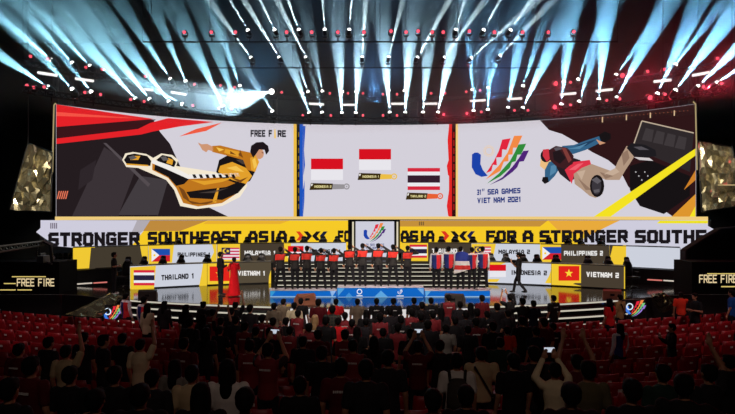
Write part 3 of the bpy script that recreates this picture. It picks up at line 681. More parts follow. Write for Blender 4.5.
for i, (x, w_) in enumerate(upx):
    place_chair(x, d_up, 2.0, 0.95, 'black gaming chair, %s from the left behind the upper row of desks' % ORD[i], 'gaming chairs of the upper row')
lowx = [(124, 'the THAILAND 1 desk'), (139.5, 'the THAILAND 1 desk'), (158.5, 'the THAILAND 1 desk'), (177, 'the THAILAND 1 desk'), (204, 'the THAILAND 1 desk'), (246, 'the VIETNAM 1 desk'), (259, 'the VIETNAM 1 desk'),
        (493, 'the INDONESIA 2 desk'), (508.5, 'the INDONESIA 2 desk'), (525.5, 'the INDONESIA 2 desk'), (540, 'the INDONESIA 2 desk'), (558.5, 'the VIETNAM 2 desk'), (591, 'the VIETNAM 2 desk'), (612, 'the VIETNAM 2 desk'), (632, 'the VIETNAM 2 desk')]
for i, (x, w_) in enumerate(lowx):
    place_chair(x, d_low, SZ, 0.95, 'black gaming chair, %s from the left behind the lower row of desks' % ORD[i], 'gaming chairs of the lower row')

# ------------------------------------------------------------------ podium
PBL = (20, 108, 206)
def podium(x0, x1, ytop, label, items, skew=0):
    D0 = 25.0; a = P(x0, ytop, D0); c = P(x1, ytop, D0); root = empty('podium_block', ((a.x + c.x) / 2, D0 + 0.5, SZ)); tag(root, label, 'podium', 'winners podium blocks')
    o = MB().prism([(a.x + (0.2 if skew == 1 else 0), D0), (c.x - (0.2 if skew == 2 else 0), D0), (c.x, D0 + 1.0), (a.x, D0 + 1.0)], SZ, a.z).build('platform', mat('podium_top', (190, 186, 196), 0.5)); attach(o, root)
    o = art('lit_front', [(rect(x0 + (5 if skew == 1 else 0), ytop + 0.3, x1 - (5 if skew == 2 else 0), CY + (EYE - SZ) * F / D0), PBL, 0)] + items, flat_surf(D0), None, 1, curved=False, sample=True, strength=0.85); attach(o, root)
podium(265, 336.6, 290.6, 'blue fronted podium block under the saluting team, at the left end', [([(270, 291), (276, 291), (271, 297)], (60, 160, 220), 1), ([(330, 291), (336, 291), (332, 297)], (150, 190, 240), 1), (rect(270, 296.2, 336, 297), (160, 200, 230), 1)], 1)
podium(337, 424, 287.6, 'raised middle podium block with two white emblems on its blue front', [([(337.5, 288.2), (345, 288.2), (338, 296)], (90, 170, 230), 1), ([(374, 297), (381, 290.5), (388, 297)], (100, 176, 236), 1), ([(345, 297), (349, 292.5), (353, 297)], (70, 150, 224), 1),
        ([(417, 288.4), (423.6, 288.4), (423.6, 295)], (120, 180, 236), 1)] + ring_items(359.5, 291.6, 1.8, 2.8, (240, 244, 250), 1) + [(rect(356.6, 295.2, 362.6, 296.2), (240, 244, 250), 1)] + logo_items(397.6, 289.2, 402.6, 294.8, 1, True) + [(rect(396.6, 295.4, 403.6, 296.3), (240, 244, 250), 1), (rect(338, 296.8, 423, 297.6), (160, 200, 236), 1)])
podium(424.4, 495, 290.6, 'blue fronted podium block under the team in red and blue jerseys', [([(425, 291), (431, 291), (426, 297)], (110, 180, 230), 1), (rect(425, 296.2, 490, 297), (160, 200, 230), 1)], 2)

# stage monitors
def wedge(x, y, d, rz, m_, label):
    v = P(x, y, d); r = empty('stage_monitor', (v.x, d, SZ), rz); tag(r, label, 'speaker', 'floor monitors on the stage edge')
    w2 = 0.33; prof = [(-0.22, 0.0), (0.22, 0.0), (0.26, 0.16), (-0.06, 0.4), (-0.22, 0.34)]
    vs = [(sx, a, b_) for sx in (-w2, w2) for a, b_ in prof]
    MB().add(vs, [(0, 1, 2, 3, 4), (9, 8, 7, 6, 5)] + [(i, (i + 1) % 5, 5 + (i + 1) % 5, 5 + i) for i in range(5)]) or None
    mb = MB(); mb.add(vs, [(4, 3, 2, 1, 0), (5, 6, 7, 8, 9)] + [(i, (i + 1) % 5, 5 + (i + 1) % 5, 5 + i) for i in range(5)]); mb.build('cabinet', m_, r)
    MB().tube((0, 0.10, 0.285), (0, 0.115, 0.30), 0.11, n=14).build('grille', BLACKM, r)
    MB().box((0, -0.225, 0.2), (0.16, 0.02, 0.08)).build('handle', BLACKM, r)
BRN = mat('monitor_brown', (120, 70, 48), 0.6)
wedge(148, 292, 24.15, 0.2, mat('monitor_dark', (44, 38, 34), 0.6), 'dark wedge monitor on the stage edge in front of the THAILAND 1 desk')
wedge(305, 297, 23.0, 0.5, BRN, 'brown wedge monitor in front of the saluting team')
wedge(455, 297, 23.0, -0.4, mat('monitor_dark', (44, 38, 34), 0.6), 'dark wedge monitor in front of the team in red and blue jerseys')
wedge(612, 291, 24.3, -0.3, BRN, 'brown wedge monitor on the stage edge near the VIETNAM 2 desk')

# ------------------------------------------------------------------ wings with lettering
GOLD = (226, 204, 158)
for side, x0, x1 in ((-1, -20, 59), (1, 692, 770)):
    D0 = 26.3; a = P(x0, 262, D0); c = P(x1, 262, D0)
    root = empty('stage_wing_box', ((a.x + c.x) / 2, D0 + 0.8, SZ)); tag(root, 'black wing box lettered FREE FIRE at the %s end of the stage' % ('left' if side < 0 else 'right'), 'stage box')
    o = MB().box(((a.x + c.x) / 2, D0 + 0.8, (SZ + a.z) / 2), (c.x - a.x, 1.6, a.z - SZ)).build('housing', mat('wing_black', (6, 6, 7), 0.8, 0, 0.1)); attach(o, root)
    if side < 0:
        it = text_items('FREE FIRE', 17, 54.5, 278.4, 286.4, GOLD, 0, 1.1); bars = [rect(12, 276.2, 46, 277.2), rect(4, 283, 16, 284), rect(0, 289.4, 16, 290.4), rect(17.5, 289.4, 32, 290.4)]
    else:
        it = text_items('FREE FIRE', 699, 737, 274.6, 283, GOLD, 0, 1.1); bars = [rect(707, 273.2, 740, 274.2), rect(721, 286, 738, 287.2)]
    o = art('lettering', it, flat_surf(D0), None, 2, curved=False); attach(o, root)
    o = art('light_bar', [(q, (214, 190, 110), 0) for q in bars], flat_surf(D0), None, 2, curved=False); attach(o, root)
def short_bar(x0, y0, x1, y1, d, c, label):
    a = P(x0, y0, d); b_ = P(x1, y1, d); o = MB().tube(a, b_, 0.03, n=8).build('light_bar', led(c, 0.8)); tag(o, label, 'light', 'short light bars on the deck')
for q in ((70, 284.6, 92, 283), (93.6, 283, 107, 282.2)):
    short_bar(q[0], q[1], q[2], q[3], 29.0, (226, 214, 200) if q[0] == 70 else (232, 130, 120), 'slim %s light bar on the black deck front beside the crew member' % ('white' if q[0] == 70 else 'pink'))
for q in ((647.5, 279.6, 662, 280.4), (663.6, 280.4, 681, 281.6)):
    short_bar(q[0], q[1], q[2], q[3], 28.9, (232, 130, 120) if q[0] == 647.5 else (226, 214, 200), 'slim %s light bar on the black deck front beyond the VIETNAM 2 desk' % ('pink' if q[0] == 647.5 else 'white'))
# side emblem boards
for (x0, y0, x1, y1, lab, k) in ((104, 305, 122, 322, 'glowing games emblem board at the left end of the front steps', 0), (625.5, 300, 646, 317, 'glowing games emblem board at the right end of the front steps', 1)):
    D0 = 23.4 if k == 0 else 23.6
    a = P(x0, y0, D0); c = P(x1, y1, D0); root = empty('emblem_board', ((a.x + c.x) / 2, D0 + 0.1, 0.2)); tag(root, lab, 'sign')
    o = MB().box(((a.x + c.x) / 2, D0 + 0.08, (0.2 + a.z) / 2), (c.x - a.x, 0.1, a.z - 0.2)).build('board', BLACK); attach(o, root)
    it = logo_items(x0, y0, x1, y1, 0)
    it = [(q, {(28, 66, 168): (60, 120, 220), (78, 36, 120): (150, 120, 210), (48, 140, 58): (120, 200, 130)}.get(cc, cc), l) for q, cc, l in it] + ring_items(x0 + 4, (y0 + y1) / 2 - 2, 2.4, 3.6, (220, 235, 250), 1)
    o = art('games_emblem', it, flat_surf(D0), None, 3, curved=False); attach(o, root)

# ------------------------------------------------------------------ crumpled reflective sheets in side frames
def crumple(name, corners, d0, d1, label, m_, n=16, amp=0.16, frame=True, seed=1):
    rnd = random.Random(seed); A, B_, C_, D_ = [P(q[0], q[1], d0 if i in (0, 3) else d1) for i, q in enumerate(corners)]
    mb = MB(); g = [[0] * (n + 1) for _ in range(n + 1)]; nrm = (B_ - A).cross(D_ - A).normalized()
    for j in range(n + 1):
        for i in range(n + 1):
            u, v = i / n, j / n; p = A.lerp(B_, u).lerp(D_.lerp(C_, u), v)
            e = min(u, v, 1 - u, 1 - v); k = rnd.uniform(-1, 1) * amp * min(1, 0.25 + e * 5) + 0.12 * math.sin(u * 7 + v * 5 + seed) * amp * 6
            g[j][i] = len(mb.v); mb.v.append(p + nrm * k * (0.6 if e > 0 else 0.15) + Vector((rnd.uniform(-1, 1), 0, rnd.uniform(-1, 1))) * 0.03)
    for j in range(n):
        for i in range(n):
            q = [g[j][i], g[j][i + 1], g[j + 1][i + 1], g[j + 1][i]]
            if rnd.random() < 0.5: mb.f += [[q[0], q[1], q[2]], [q[0], q[2], q[3]]]
            else: mb.f += [[q[0], q[1], q[3]], [q[1], q[2], q[3]]]
            mb.m += [0, 0]
    low = min(A.z, B_.z, C_.z, D_.z); c = (A + B_ + C_ + D_) / 4
    root = empty(name, (c.x, c.y, low)); tag(root, label, 'sheet')
    o = mb.build('crumpled_film', m_, None, smooth=False, fix=False); attach(o, root)
    s = o.modifiers.new('thick', 'SOLIDIFY'); s.thickness = 0.01
    if frame:
        f = MB()
        for a, b_ in ((A, B_), (B_, C_), (C_, D_), (D_, A)): f.tube(a, b_, 0.035, n=6)
        for q in (A, B_): f.tube(q, (q.x, q.y, 16.99), 0.015, n=5)
        o = f.build('frame', BLACKM); attach(o, root)
    return root
FILM = mat('silver_film', (190, 180, 150), 0.27, 0.92)
crumple('reflective_sheet', [(28, 143), (52, 152), (51, 212), (9, 210)], 27.5, 28.5, 'crumpled silver film panel hanging left of the curved screen', FILM, 11, 0.26, seed=4)
crumple('reflective_sheet', [(698, 141), (732, 147), (744, 205), (702, 212)], 28.5, 27.5, 'crumpled silver film panel hanging right of the curved screen', FILM, 11, 0.26, seed=9)
crumple('reflective_sheet', [(110, 293.5), (124, 296), (100, 318), (66, 315)], 24.8, 23.2, 'crumpled silver film sheet sloping from the deck left of the games emblem', FILM, 9, 0.12, False, seed=12)
crumple('reflective_sheet', [(650, 294), (664, 293), (688, 306), (660, 313)], 24.9, 23.3, 'crumpled silver film sheet sloping from the deck right of the games emblem', FILM, 9, 0.12, False, seed=15)
spot_light('added_film_fill', (-12, 20, 9), P(34, 180, 28), 4000, (1.0, 0.9, 0.7), 22, 0.6)  # unseen spots added only to brighten the silver film
spot_light('added_film_fill', (12, 20, 9), P(715, 175, 28), 4000, (1.0, 0.9, 0.7), 22, 0.6)
spot_light('added_film_fill', (-8, 18, 10), P(95, 306, 24), 2500, (1.0, 0.95, 0.85), 10, 0.6)
spot_light('added_film_fill', (9, 18, 10), P(668, 303, 24), 1200, (1.0, 0.95, 0.85), 10, 0.6)
for side, pts in ((-1, [(56, 103, 30.3), (54, 105, 30.3), (52.4, 172, 30.3), (41, 174, 30.3)]), (1, [(693, 101.5, 30.6), (695.5, 104, 30.6), (697, 170, 30.6)]), (1, [(718, 185, 27.2), (742, 185, 27.2)])):
    mb = MB(); v = [P(*q) for q in pts]  # pale reflective frame edges, their sheen painted as emission
    for a, b_ in zip(v, v[1:]): mb.tube(a, b_, 0.03, n=6)
    o = mb.build('frame_edge_glow', led((200, 180, 130), 0.7)); tag(o, {(-1, 4): 'pale trim on the outer edge of the left big screen, sheen painted as glow', (1, 3): 'pale trim on the outer edge of the right big screen, sheen painted as glow', (1, 2): 'pale trim below the crumpled silver panel right of the screens, sheen painted as glow'}[(side, len(pts))], 'light')

# ------------------------------------------------------------------ camera crane
r = empty('camera_crane', P(-30, 300, 19.0)); r.location.z = 0.2
tag(r, 'long black camera crane reaching in front of the wing box', 'crane')
a1, b1 = P(-30, 250, 18.0), P(46, 241, 20.0); a2, b2 = P(-30, 257, 18.0), P(44, 245, 20.0)
mb = MB(); mb.tube(a1, b1, 0.03, n=6); mb.tube(a2, b2, 0.03, n=6)
for i in range(14):
    t, u = i / 14, (i + 1) / 14; mb.tube(a1.lerp(b1, t), a2.lerp(b2, u), 0.012, n=4); mb.tube(a1.lerp(b1, u), a2.lerp(b2, u), 0.012, n=4)
o = mb.build('arm', mat('crane_grey', (120, 112, 100), 0.4, 0.6)); attach(o, r)
mb = MB(); b_ = P(50, 243, 20.0); mb.tube(b1, b_, 0.05); mb.tube(b_, P(52, 262, 20), 0.05); mb.tube(P(38, 243, 20), P(36, 258, 20), 0.025); mb.tube(P(36, 258, 20), P(52, 264, 20), 0.03); mb.tube(P(44, 241, 20), P(52, 245, 20), 0.08)
o = mb.build('remote_head', BLACKM); attach(o, r)
mb = MB(); c = P(44, 259, 20); mb.box(c, (0.2, 0.5, 0.22)); mb.tube(c + Vector((0, 0.25, 0)), c + Vector((0, 0.5, 0)), 0.08, 0.1, 12); mb.box(c + Vector((0, -0.1, 0.16)), (0.06, 0.3, 0.06))
o = mb.build('camera', BLACKM); attach(o, r)
mb = MB(); q = P(-30, 254, 18.0); mb.tube((q.x, q.y, 0.2), (q.x, q.y, q.z), 0.1)
for i in range(3):
    t = 2 * PI * i / 3; mb.tube((q.x, q.y, 0.9), (q.x + 0.8 * math.cos(t), q.y + 0.8 * math.sin(t), 0.22), 0.04)
o = mb.build('tripod', BLACKM); attach(o, r)
# draped equipment at the right
r = empty('covered_equipment', P(712, 262, 28.2)); r.location.z = SZ; tag(r, 'tall equipment under a black cover before the right end of the text strip', 'equipment')
v = [P(686, 250, 28.2), P(700, 241, 28.2), P(722, 228, 28.2), P(760, 225, 28.2), P(760, 296, 28.2), P(688, 296, 28.2)]
mb = MB(); n = len(v); vs = [Vector((p.x, p.y, max(p.z, SZ))) for p in v] + [Vector((p.x, p.y + 0.6, max(p.z, SZ))) for p in v]
mb.add(vs, [tuple(range(n)), tuple(range(2 * n - 1, n - 1, -1))] + [(i, (i + 1) % n, n + (i + 1) % n, n + i) for i in range(n)])
o = mb.build('cloth_cover', mat('black_cloth', (9, 9, 10), 0.95), None, bevel=0.08); attach(o, r)
o = MB().box((P(715, 0, 28.5).x, 28.5, SZ + 0.04), (2.0, 0.5, 0.08)).build('base_plate', BLACKM); attach(o, r)

# ------------------------------------------------------------------ trusses
def truss(name, pts, h, m_, label, r=0.035, wdt=0.3, hang=False):
    mb = MB()
    for i in range(len(pts) - 1):
        a, b_ = Vector(pts[i]), Vector(pts[i + 1]); dv = (b_ - a).normalized()
        side = Vector((-dv.y, dv.x, 0)); side = side.normalized() * wdt / 2 if side.length > 0.01 else Vector((wdt / 2, 0, 0))
        upv = Vector((0, 0, h)) if abs(dv.z) < 0.9 else Vector((0, h, 0))
        cs = [side, -side, side + upv, -side + upv]
        for c in cs: mb.tube(a + c, b_ + c, r, n=5)
        L = (b_ - a).length; n = max(1, int(L / (h * 1.1)))
        for k in range(n):
            p, q = a.lerp(b_, k / n), a.lerp(b_, (k + 1) / n)
            mb.tube(p + cs[0], q + cs[2], r * 0.6, n=4); mb.tube(q + cs[1], p + cs[3], r * 0.6, n=4); mb.tube(p + cs[0], p + cs[1], r * 0.6, n=4); mb.tube(p + cs[0], p + cs[2], r * 0.6, n=4)
    if hang:
        for i in range(0, len(pts), max(1, len(pts) // 5)): mb.tube((pts[i][0], pts[i][1], pts[i][2] + h), (pts[i][0], pts[i][1], 16.99), 0.012, n=4)
    o = mb.build(name, m_, fix=False); tag(o, label, 'truss'); return o
ZD, ZC = 10.36, 11.62
DKB = mat('truss_black', (16, 16, 18), 0.6, 0.3)
def ptD(p, z, off=0.0): return (p / F * (d_trussD(p) - off), d_trussD(p) - off, z)
# the double row hangs from two curved trusses
truss('lighting_truss', [ptD(p, ZD - 0.62, 0.9) for p in range(-352, 358, 32)], 0.24, DKB, 'long curved dark truss just above the big screens, carrying the lowest row of lamps', 0.025, 0.22, True)
truss('lighting_truss', [ptD(p, ZC - 0.56) for p in range(-352, 358, 32)], 0.24, DKB, 'long curved dark truss carrying the second row of lamps above the screens', 0.025, 0.22, True)
for x, yt in ((63, 76), (160, 92), (272, 100), (414, 100), (590, 90), (684, 76)):
    p = x - CX; dd = d_screen(p) + 0.75; X = p / F * dd
    lab = {63: 'at the left end of the wall', 160: 'behind the left screen, second from its end', 272: 'left of the middle screen', 414: 'above the middle screen', 590: 'behind the right screen', 684: 'at the right end of the wall'}[x]
    truss('truss_tower', [(X, dd, SZ), (X, dd, EYE + (CY - yt) / F * dd)], 0.5, STEEL, 'upright steel truss tower rising above the screens ' + lab, 0.03, 0.5)
DB, ZB = 28.5, 11.5; DA, ZA = 25.7, 11.9
for (dy, z, xa, xb, lab) in ((DB, ZB - 0.36, -7.4, 7.4, 'thin dark lighting bar in front of the curved trusses, carrying white lamps only'), (DA, ZA - 0.36, -9.4, 9.8, 'thin dark lighting bar highest in the picture, carrying white and red lamps')):
    mb = MB().tube((xa, dy, z), (xb, dy, z), 0.03, n=8)
    for i in range(5): q = xa + (xb - xa) * i / 4; mb.tube((q, dy, z), (q, dy, 16.99), 0.008, n=4)
    tag(mb.build('lighting_bar', DKSTEEL), lab, 'lighting bar')

# ------------------------------------------------------------------ lamps
BW = (0.72, 0.93, 1.0)
LENSW = led((255, 255, 255), 6.0); LENSR = led((255, 84, 104), 1.6)
def lamp_meshes():
    b_ = MB().box((0, 0, 0.0), (0.24, 0.2, 0.08)); b_.box((0, 0, -0.14), (0.05, 0.05, 0.24)); b_ = b_.mesh('lamp_base')
    y = MB(); y.box((-0.15, 0, 0.12), (0.03, 0.08, 0.22)); y.box((0.15, 0, 0.12), (0.03, 0.08, 0.22)); y.box((0, 0, 0.03), (0.33, 0.1, 0.03)); y = y.mesh('lamp_yoke')
    h = MB().loft([(-0.14, 0.07, 0.07, 0, 0), (-0.08, 0.11, 0.11, 0, 0), (0.08, 0.12, 0.12, 0, 0), (0.16, 0.1, 0.1, 0, 0)], 12).mesh('lamp_head', True)
    ln = MB().ell((0, 0, 0.17), (0.095, 0.095, 0.085), 12, 8).mesh('lamp_lens', True)
    return b_, y, h, ln
LB_, LY_, LH_, LL_ = lamp_meshes()
for me in (LB_, LY_, LH_): me.materials.append(BLACKM)
LL_.materials.append(None)
def lamp(x, y, d, hang, color, aim=None, label='', group='', power=0, deg=7, rad=0.05, col=BW, scale=1.0):
    v = P(x, y, d); root = empty('moving_head_light' if color == 'w' else 'wash_light', v); tag(root, label, 'stage light', group)
    parts = []
    for nm, me in (('base', LB_), ('yoke', LY_), ('head', LH_), ('lens', LL_)):
        o = bpy.data.objects.new(nm, me); COL.objects.link(o); o.parent = root; parts.append(o)
    parts[0].location = (0, 0, -0.26); parts[1].location = (0, 0, -0.24)
    parts[3].parent = parts[2]
    parts[3].material_slots[0].link = 'OBJECT'; parts[3].material_slots[0].material = LENSW if color == 'w' else LENSR
    dirv = (Vector(aim) - v).normalized() if aim is not None else Vector((0, -1, -0.35)).normalized()
    parts[2].rotation_euler = dirv.to_track_quat('Z', 'Y').to_euler()
    root.scale = (scale,) * 3
    if power:
        l = spot_light('beam', v + dirv * 0.3 * scale, v + dirv * 3, power, col, deg, 0.35, 0.006)
        l.parent = root; l.matrix_parent_inverse = Matrix.Translation(-v) if scale == 1 else (Matrix.Translation(v) @ Matrix.Scale(scale, 4)).inverted()
    return root
ROWS = {
 'D': [(51.7,89.5,25,72,.5),(75,92,60,76,.4),(93.5,94.5,82,80,.6),(138,101.4,95,55,1),(152,102,110,50,1),(171,104.4,122,40,1),(185.4,105.8,160,92,.4),(224.5,109,200,60,.9),(238,109.6,226,76,.5),(274,114,262,95,.2),(310.4,115.6,293,70,.6),(322.7,115.6,314,78,.6),(342,116,339,60,.9),(355.6,116,359,60,.9),
       (390,115.6,385,56,1.3),(405,115.6,409,56,1.3),(422.7,115.6,427,60,1.3),(437.3,115.6,449,60,1.4),(473.3,114,476,66,.9),(487.6,113,490,72,.5),(507.5,111,518,50,1.2),(521.4,111,550,50,1.7),(560.9,107.8,566,58,1.1),(577.9,105,590,68,.6),(598.3,102.7,603,52,1.6),(615,101,640,55,1.2),(655.7,97.3,676,52,1.4),(672.8,93.5,702,55,1.5),(694.9,89.5,727,58,1.2),(712.9,85.7,742,66,1.2)],
 'C': [(54.8,62.5,25,38,.8),(75,66,42,30,.7),(92.5,69,62,36,.8),(172.4,82,135,25,.9),(187,84.5,170,45,.8),(241,89,232,64,.8),(309,94.6,302,75,.4),(323,94,319,75,.4),(342.5,95,341,72,.5),(356,95,357,70,.5),(389,94,386,60,.6),(404,94,408,60,.6),(472.5,93,470,55,1.1),(487,91,497,62,.8),(522,89,529,68,.7),(563,85,567,60,.7),(577,82.5,584,65,.6),(614,78,637,46,.7),(673,68,702,30,.7)],
 'B': [(252.6,60,225,22,1),(280.6,60,238,-10,1.6),(307,60,272,-10,1.6),(362,60,366,-5,1.6),(388,60,404,-5,1.4),(416,60,452,-5,1.6),(442.6,60,485,0,1.5),(469,60,512,22,1.2),(498,58,536,18,1.0)],
 'A': [(249.5,33,236,10,.8),(276,33,262,4,.8),(300,33,286,-5,1),(325,33,322,-8,1),(349,33,352,-8,1.1),(455,33,466,-5,.9),(482,33,500,0,.8),(508.6,33,528,4,.8)]}
REDS = {'D': [(28.5,85),(35,87),(45.5,86.5),(86,92),(101.7,94),(131.6,99),(145,101),(193.5,105),(219.4,108),(232,108.6),(303,115),(331,115),(363,115),(383,115),(397,115),(443.5,114),(466.5,113),(481,111.5),(514,110),(527.5,110),(553.7,106.5),(570,104.5),(606,100),(619,98.5),(648.4,97),(664,94),(702,86.5),(720,83)],
 'C': [(32,56),(49,58.5),(87,67),(103,69),(146,76),(195,84),(221,85),(235,87),(282,92),(303,93),(330,93),(348,93),(363,93),(383,94),(397,94),(431,93),(445,93),(466,91.5),(480,90),(554.6,83),(570,82),(621,75),(646.6,71),(663,69),(716,58)],
 'A': [(185,32),(212,32),(236,32),(287,32),(312,32),(338,32),(364,32),(391,31),(406,32),(418,31),(432,32),(443,32),(469,31),(494,32),(522,32),(547.6,32),(573,31.5)]}
ROWN = {'D': 'the lower curved truss', 'C': 'the upper curved truss', 'B': 'the lower straight truss', 'A': 'the topmost straight truss'}
def row_d(r_, x): return d_trussD(x - CX) - (0.9 if r_ == 'D' else 0.0) if r_ in 'DC' else (DB if r_ == 'B' else DA)
BEAM = 1.0
for r_, ls in ROWS.items():
    for i, (x, y, ax, ay, k) in enumerate(sorted(ls)):
        d = row_d(r_, x); tgt = P(ax, ay, d - 0.6)
        lamp(x, y, d, 0, 'w', tgt, 'white beam lamp, %s from the left on %s' % (ORD[i], ROWN[r_]), 'white beam lamps on ' + ROWN[r_], 120000 * k * BEAM * (0.8 if r_ in 'BA' else 1), 14.5 if r_ == 'D' else 12 if r_ == 'C' else 7, 0.06, ((0.42, 0.80, 0.92) if x < 250 else (0.62, 0.88, 1.0) if x < 460 else (0.32, 0.70, 1.0)) if r_ in 'DC' else (0.85, 0.93, 0.9), 1.0 if r_ in 'DC' else 0.75)
for r_, ls in REDS.items():
    for i, (x, y) in enumerate(sorted(ls)):
        d = row_d(r_, x)
        lamp(x, y, d, 0, 'r', None, 'red wash lamp, %s from the left on %s' % (ORD[i], ROWN[r_]), 'red wash lamps on ' + ROWN[r_], 170 if (x in (553.7, 554.6, 621, 648.4, 646.6, 443.5, 466.5) or x > 700) else 0, 130, 0.05, (1.0, 0.03, 0.06), 1.15 if x in (553.7, 554.6, 621, 648.4) else 0.72)
# the one lamp turned down towards the hall
gl = lamp(274, 91, d_trussD(-101) - 0.3, 0, 'w', P(222, 104, 30.5), 'bright white lamp turned down towards the hall, left of the middle screen', 'white beam lamps on ' + ROWN['C'], 60000, 22, 0.1, (0.7, 0.92, 1.0), 1.6)
TUBES = [(38,72.6,57,75.4),(75.5,78.6,93.5,81),(144,89.2,153,90.2),(171,92,186,94.6),(227,97,242,98.4),(309,103.6,324,104.4),(342,104.8,356,104.8),(390.7,103.8,405,103.8),(422.7,103.8,437.5,103.6),(470,101,485.6,100.2),(507,99,522,98.4),(560,94.6,576,93.2),(596,91,612.5,89.4),(654,81.6,671,80),(692.5,75.4,709.5,72.4)]
for i, (x0, y0, x1, y1) in enumerate(TUBES):
    a = P(x0, y0, row_d('D', x0) - 0.25); b_ = P(x1, y1, row_d('D', x1) - 0.25); c = (a + b_) / 2
    root = empty('light_tube', c); hg = MB()
    for q in (a.lerp(b_, 0.15), a.lerp(b_, 0.85)): hg.tube(q + Vector((0, 0.08, 0)), (q.x, q.y + 0.08, q.z - 0.5), 0.012, n=4); hg.tube((q.x, q.y + 0.08, q.z - 0.5), (q.x, q.y + 0.9, q.z + 1.0), 0.01, n=4)
    o = hg.build('bracket', BLACKM); attach(o, root); tag(root, 'glowing white tube between the two curved trusses, %s from the left' % ORD[i], 'light', 'white light tubes between the curved trusses')
    o = MB().tube(a, b_, 0.06, n=8).build('tube', led((250, 250, 250), 1.3)); attach(o, root)
    o = MB().tube(a + Vector((0, 0.07, 0.02)), b_ + Vector((0, 0.07, 0.02)), 0.05, n=6).build('housing', BLACKM); attach(o, root)

# ------------------------------------------------------------------ haze hanging in the roof
hz = bpy.data.materials.new('thin_haze'); hz.use_nodes = True; nt = hz.node_tree; nt.nodes.clear()
o_ = nt.nodes.new('ShaderNodeOutputMaterial'); vs_ = nt.nodes.new('ShaderNodeVolumeScatter'); nt.links.new(vs_.outputs[0], o_.inputs['Volume'])
vs_.inputs['Anisotropy'].default_value = 0.0; vs_.inputs['Color'].default_value = (0.66, 0.86, 1.0, 1)
tc = nt.nodes.new('ShaderNodeTexCoord'); nz = nt.nodes.new('ShaderNodeTexNoise'); nz.inputs['Scale'].default_value = 0.45; nz.inputs['Detail'].default_value = 1.5
mr = nt.nodes.new('ShaderNodeMapRange'); mr.inputs['From Min'].default_value = 0.35; mr.inputs['From Max'].default_value = 0.68; mr.inputs['To Min'].default_value = 0.02; mr.inputs['To Max'].default_value = 0.05
nt.links.new(tc.outputs['Object'], nz.inputs['Vector']); nt.links.new(nz.outputs['Fac'], mr.inputs['Value']); 
sp_ = nt.nodes.new('ShaderNodeSeparateXYZ'); gp_ = nt.nodes.new('ShaderNodeNewGeometry'); nt.links.new(gp_.outputs['Position'], sp_.inputs[0])
mz = nt.nodes.new('ShaderNodeMapRange'); mz.inputs['From Min'].default_value = 11.4; mz.inputs['From Max'].default_value = 14.9; mz.inputs['To Min'].default_value = 1.1; mz.inputs['To Max'].default_value = 0.05; nt.links.new(sp_.outputs[2], mz.inputs['Value'])
mm = nt.nodes.new('ShaderNodeMath'); mm.operation = 'MULTIPLY'; nt.links.new(mr.outputs[0], mm.inputs[0]); nt.links.new(mz.outputs[0], mm.inputs[1]); nt.links.new(mm.outputs[0], vs_.inputs['Density'])
o = MB().box((0, 32.5, 13.2), (48, 17, 7.6)).build('haze', hz); tag(o, 'thin haze drifting among the lamps under the roof', 'haze', None, 'stuff')

# ------------------------------------------------------------------ stadium seats
SEATR = mat('seat_red_plastic', (150, 12, 26), 0.45)
PLATE = mat('seat_plate_white', (235, 225, 220), 0.5)
def seat_meshes():
    b_ = MB(); prof = [(0.40, 0.0), (0.55, -0.02), (0.72, -0.045), (0.86, -0.075)]
    n = 6
    for k in range(2):
        off = 0 if k == 0 else 0.028
        for (z, y) in prof:
            for i in range(n + 1):
                u = -1 + 2 * i / n; wz = 0.25 if z < 0.8 else 0.235
                b_.v.append(Vector((u * wz, y + 0.05 * u * u + off, z)))
    m_ = (n + 1) * len(prof)
    for j in range(len(prof) - 1):
        for i in range(n):
            a = j * (n + 1) + i; q = [a, a + 1, a + n + 2, a + n + 1]; b_.f.append(q); b_.m.append(0); b_.f.append([v + m_ for v in q[::-1]]); b_.m.append(0)
    def edge(i0, i1): b_.f.append([i0, i1, i1 + m_, i0 + m_]); b_.m.append(0)
    for i in range(n): edge(i, i + 1); edge((len(prof) - 1) * (n + 1) + i, (len(prof) - 1) * (n + 1) + i + 1)
    for j in range(len(prof) - 1): edge(j * (n + 1), (j + 1) * (n + 1)); edge(j * (n + 1) + n, (j + 1) * (n + 1) + n)
    back = b_.mesh('seat_back', True)
    pan = MB().box((0, 0.16, 0.52), (0.46, 0.06, 0.4), 0, 0, -0.22).mesh('seat_pan')
    plate = MB().box((0, -0.055, 0.70), (0.085, 0.012, 0.05), 0, 0, 0.15).mesh('seat_plate')
    leg = MB(); leg.box((0, 0.05, 0.2), (0.06, 0.08, 0.4)); leg.box((0, 0.05, 0.39), (0.5, 0.06, 0.05)); leg = leg.mesh('seat_leg')
    back.materials.append(SEATR); pan.materials.append(SEATR); plate.materials.append(PLATE); leg.materials.append(BLACKM)
    return (('backrest', back), ('seat_pan', pan), ('number_plate', plate), ('leg', leg))
SM = seat_meshes()
def row_pt(R, ang): return (R * math.sin(ang), RC - R * math.cos(ang))
SEATS = []
ROWLAB = ['in the row nearest the stage', 'in the second row from the stage', 'in the third row from the stage', 'in the fourth row from the stage', 'in the fifth row from the stage', 'in the sixth row from the stage', 'in the seventh row from the stage', 'in the eighth row from the stage', 'in the ninth row from the stage', 'in the tenth row from the stage', 'in the row nearest the camera']
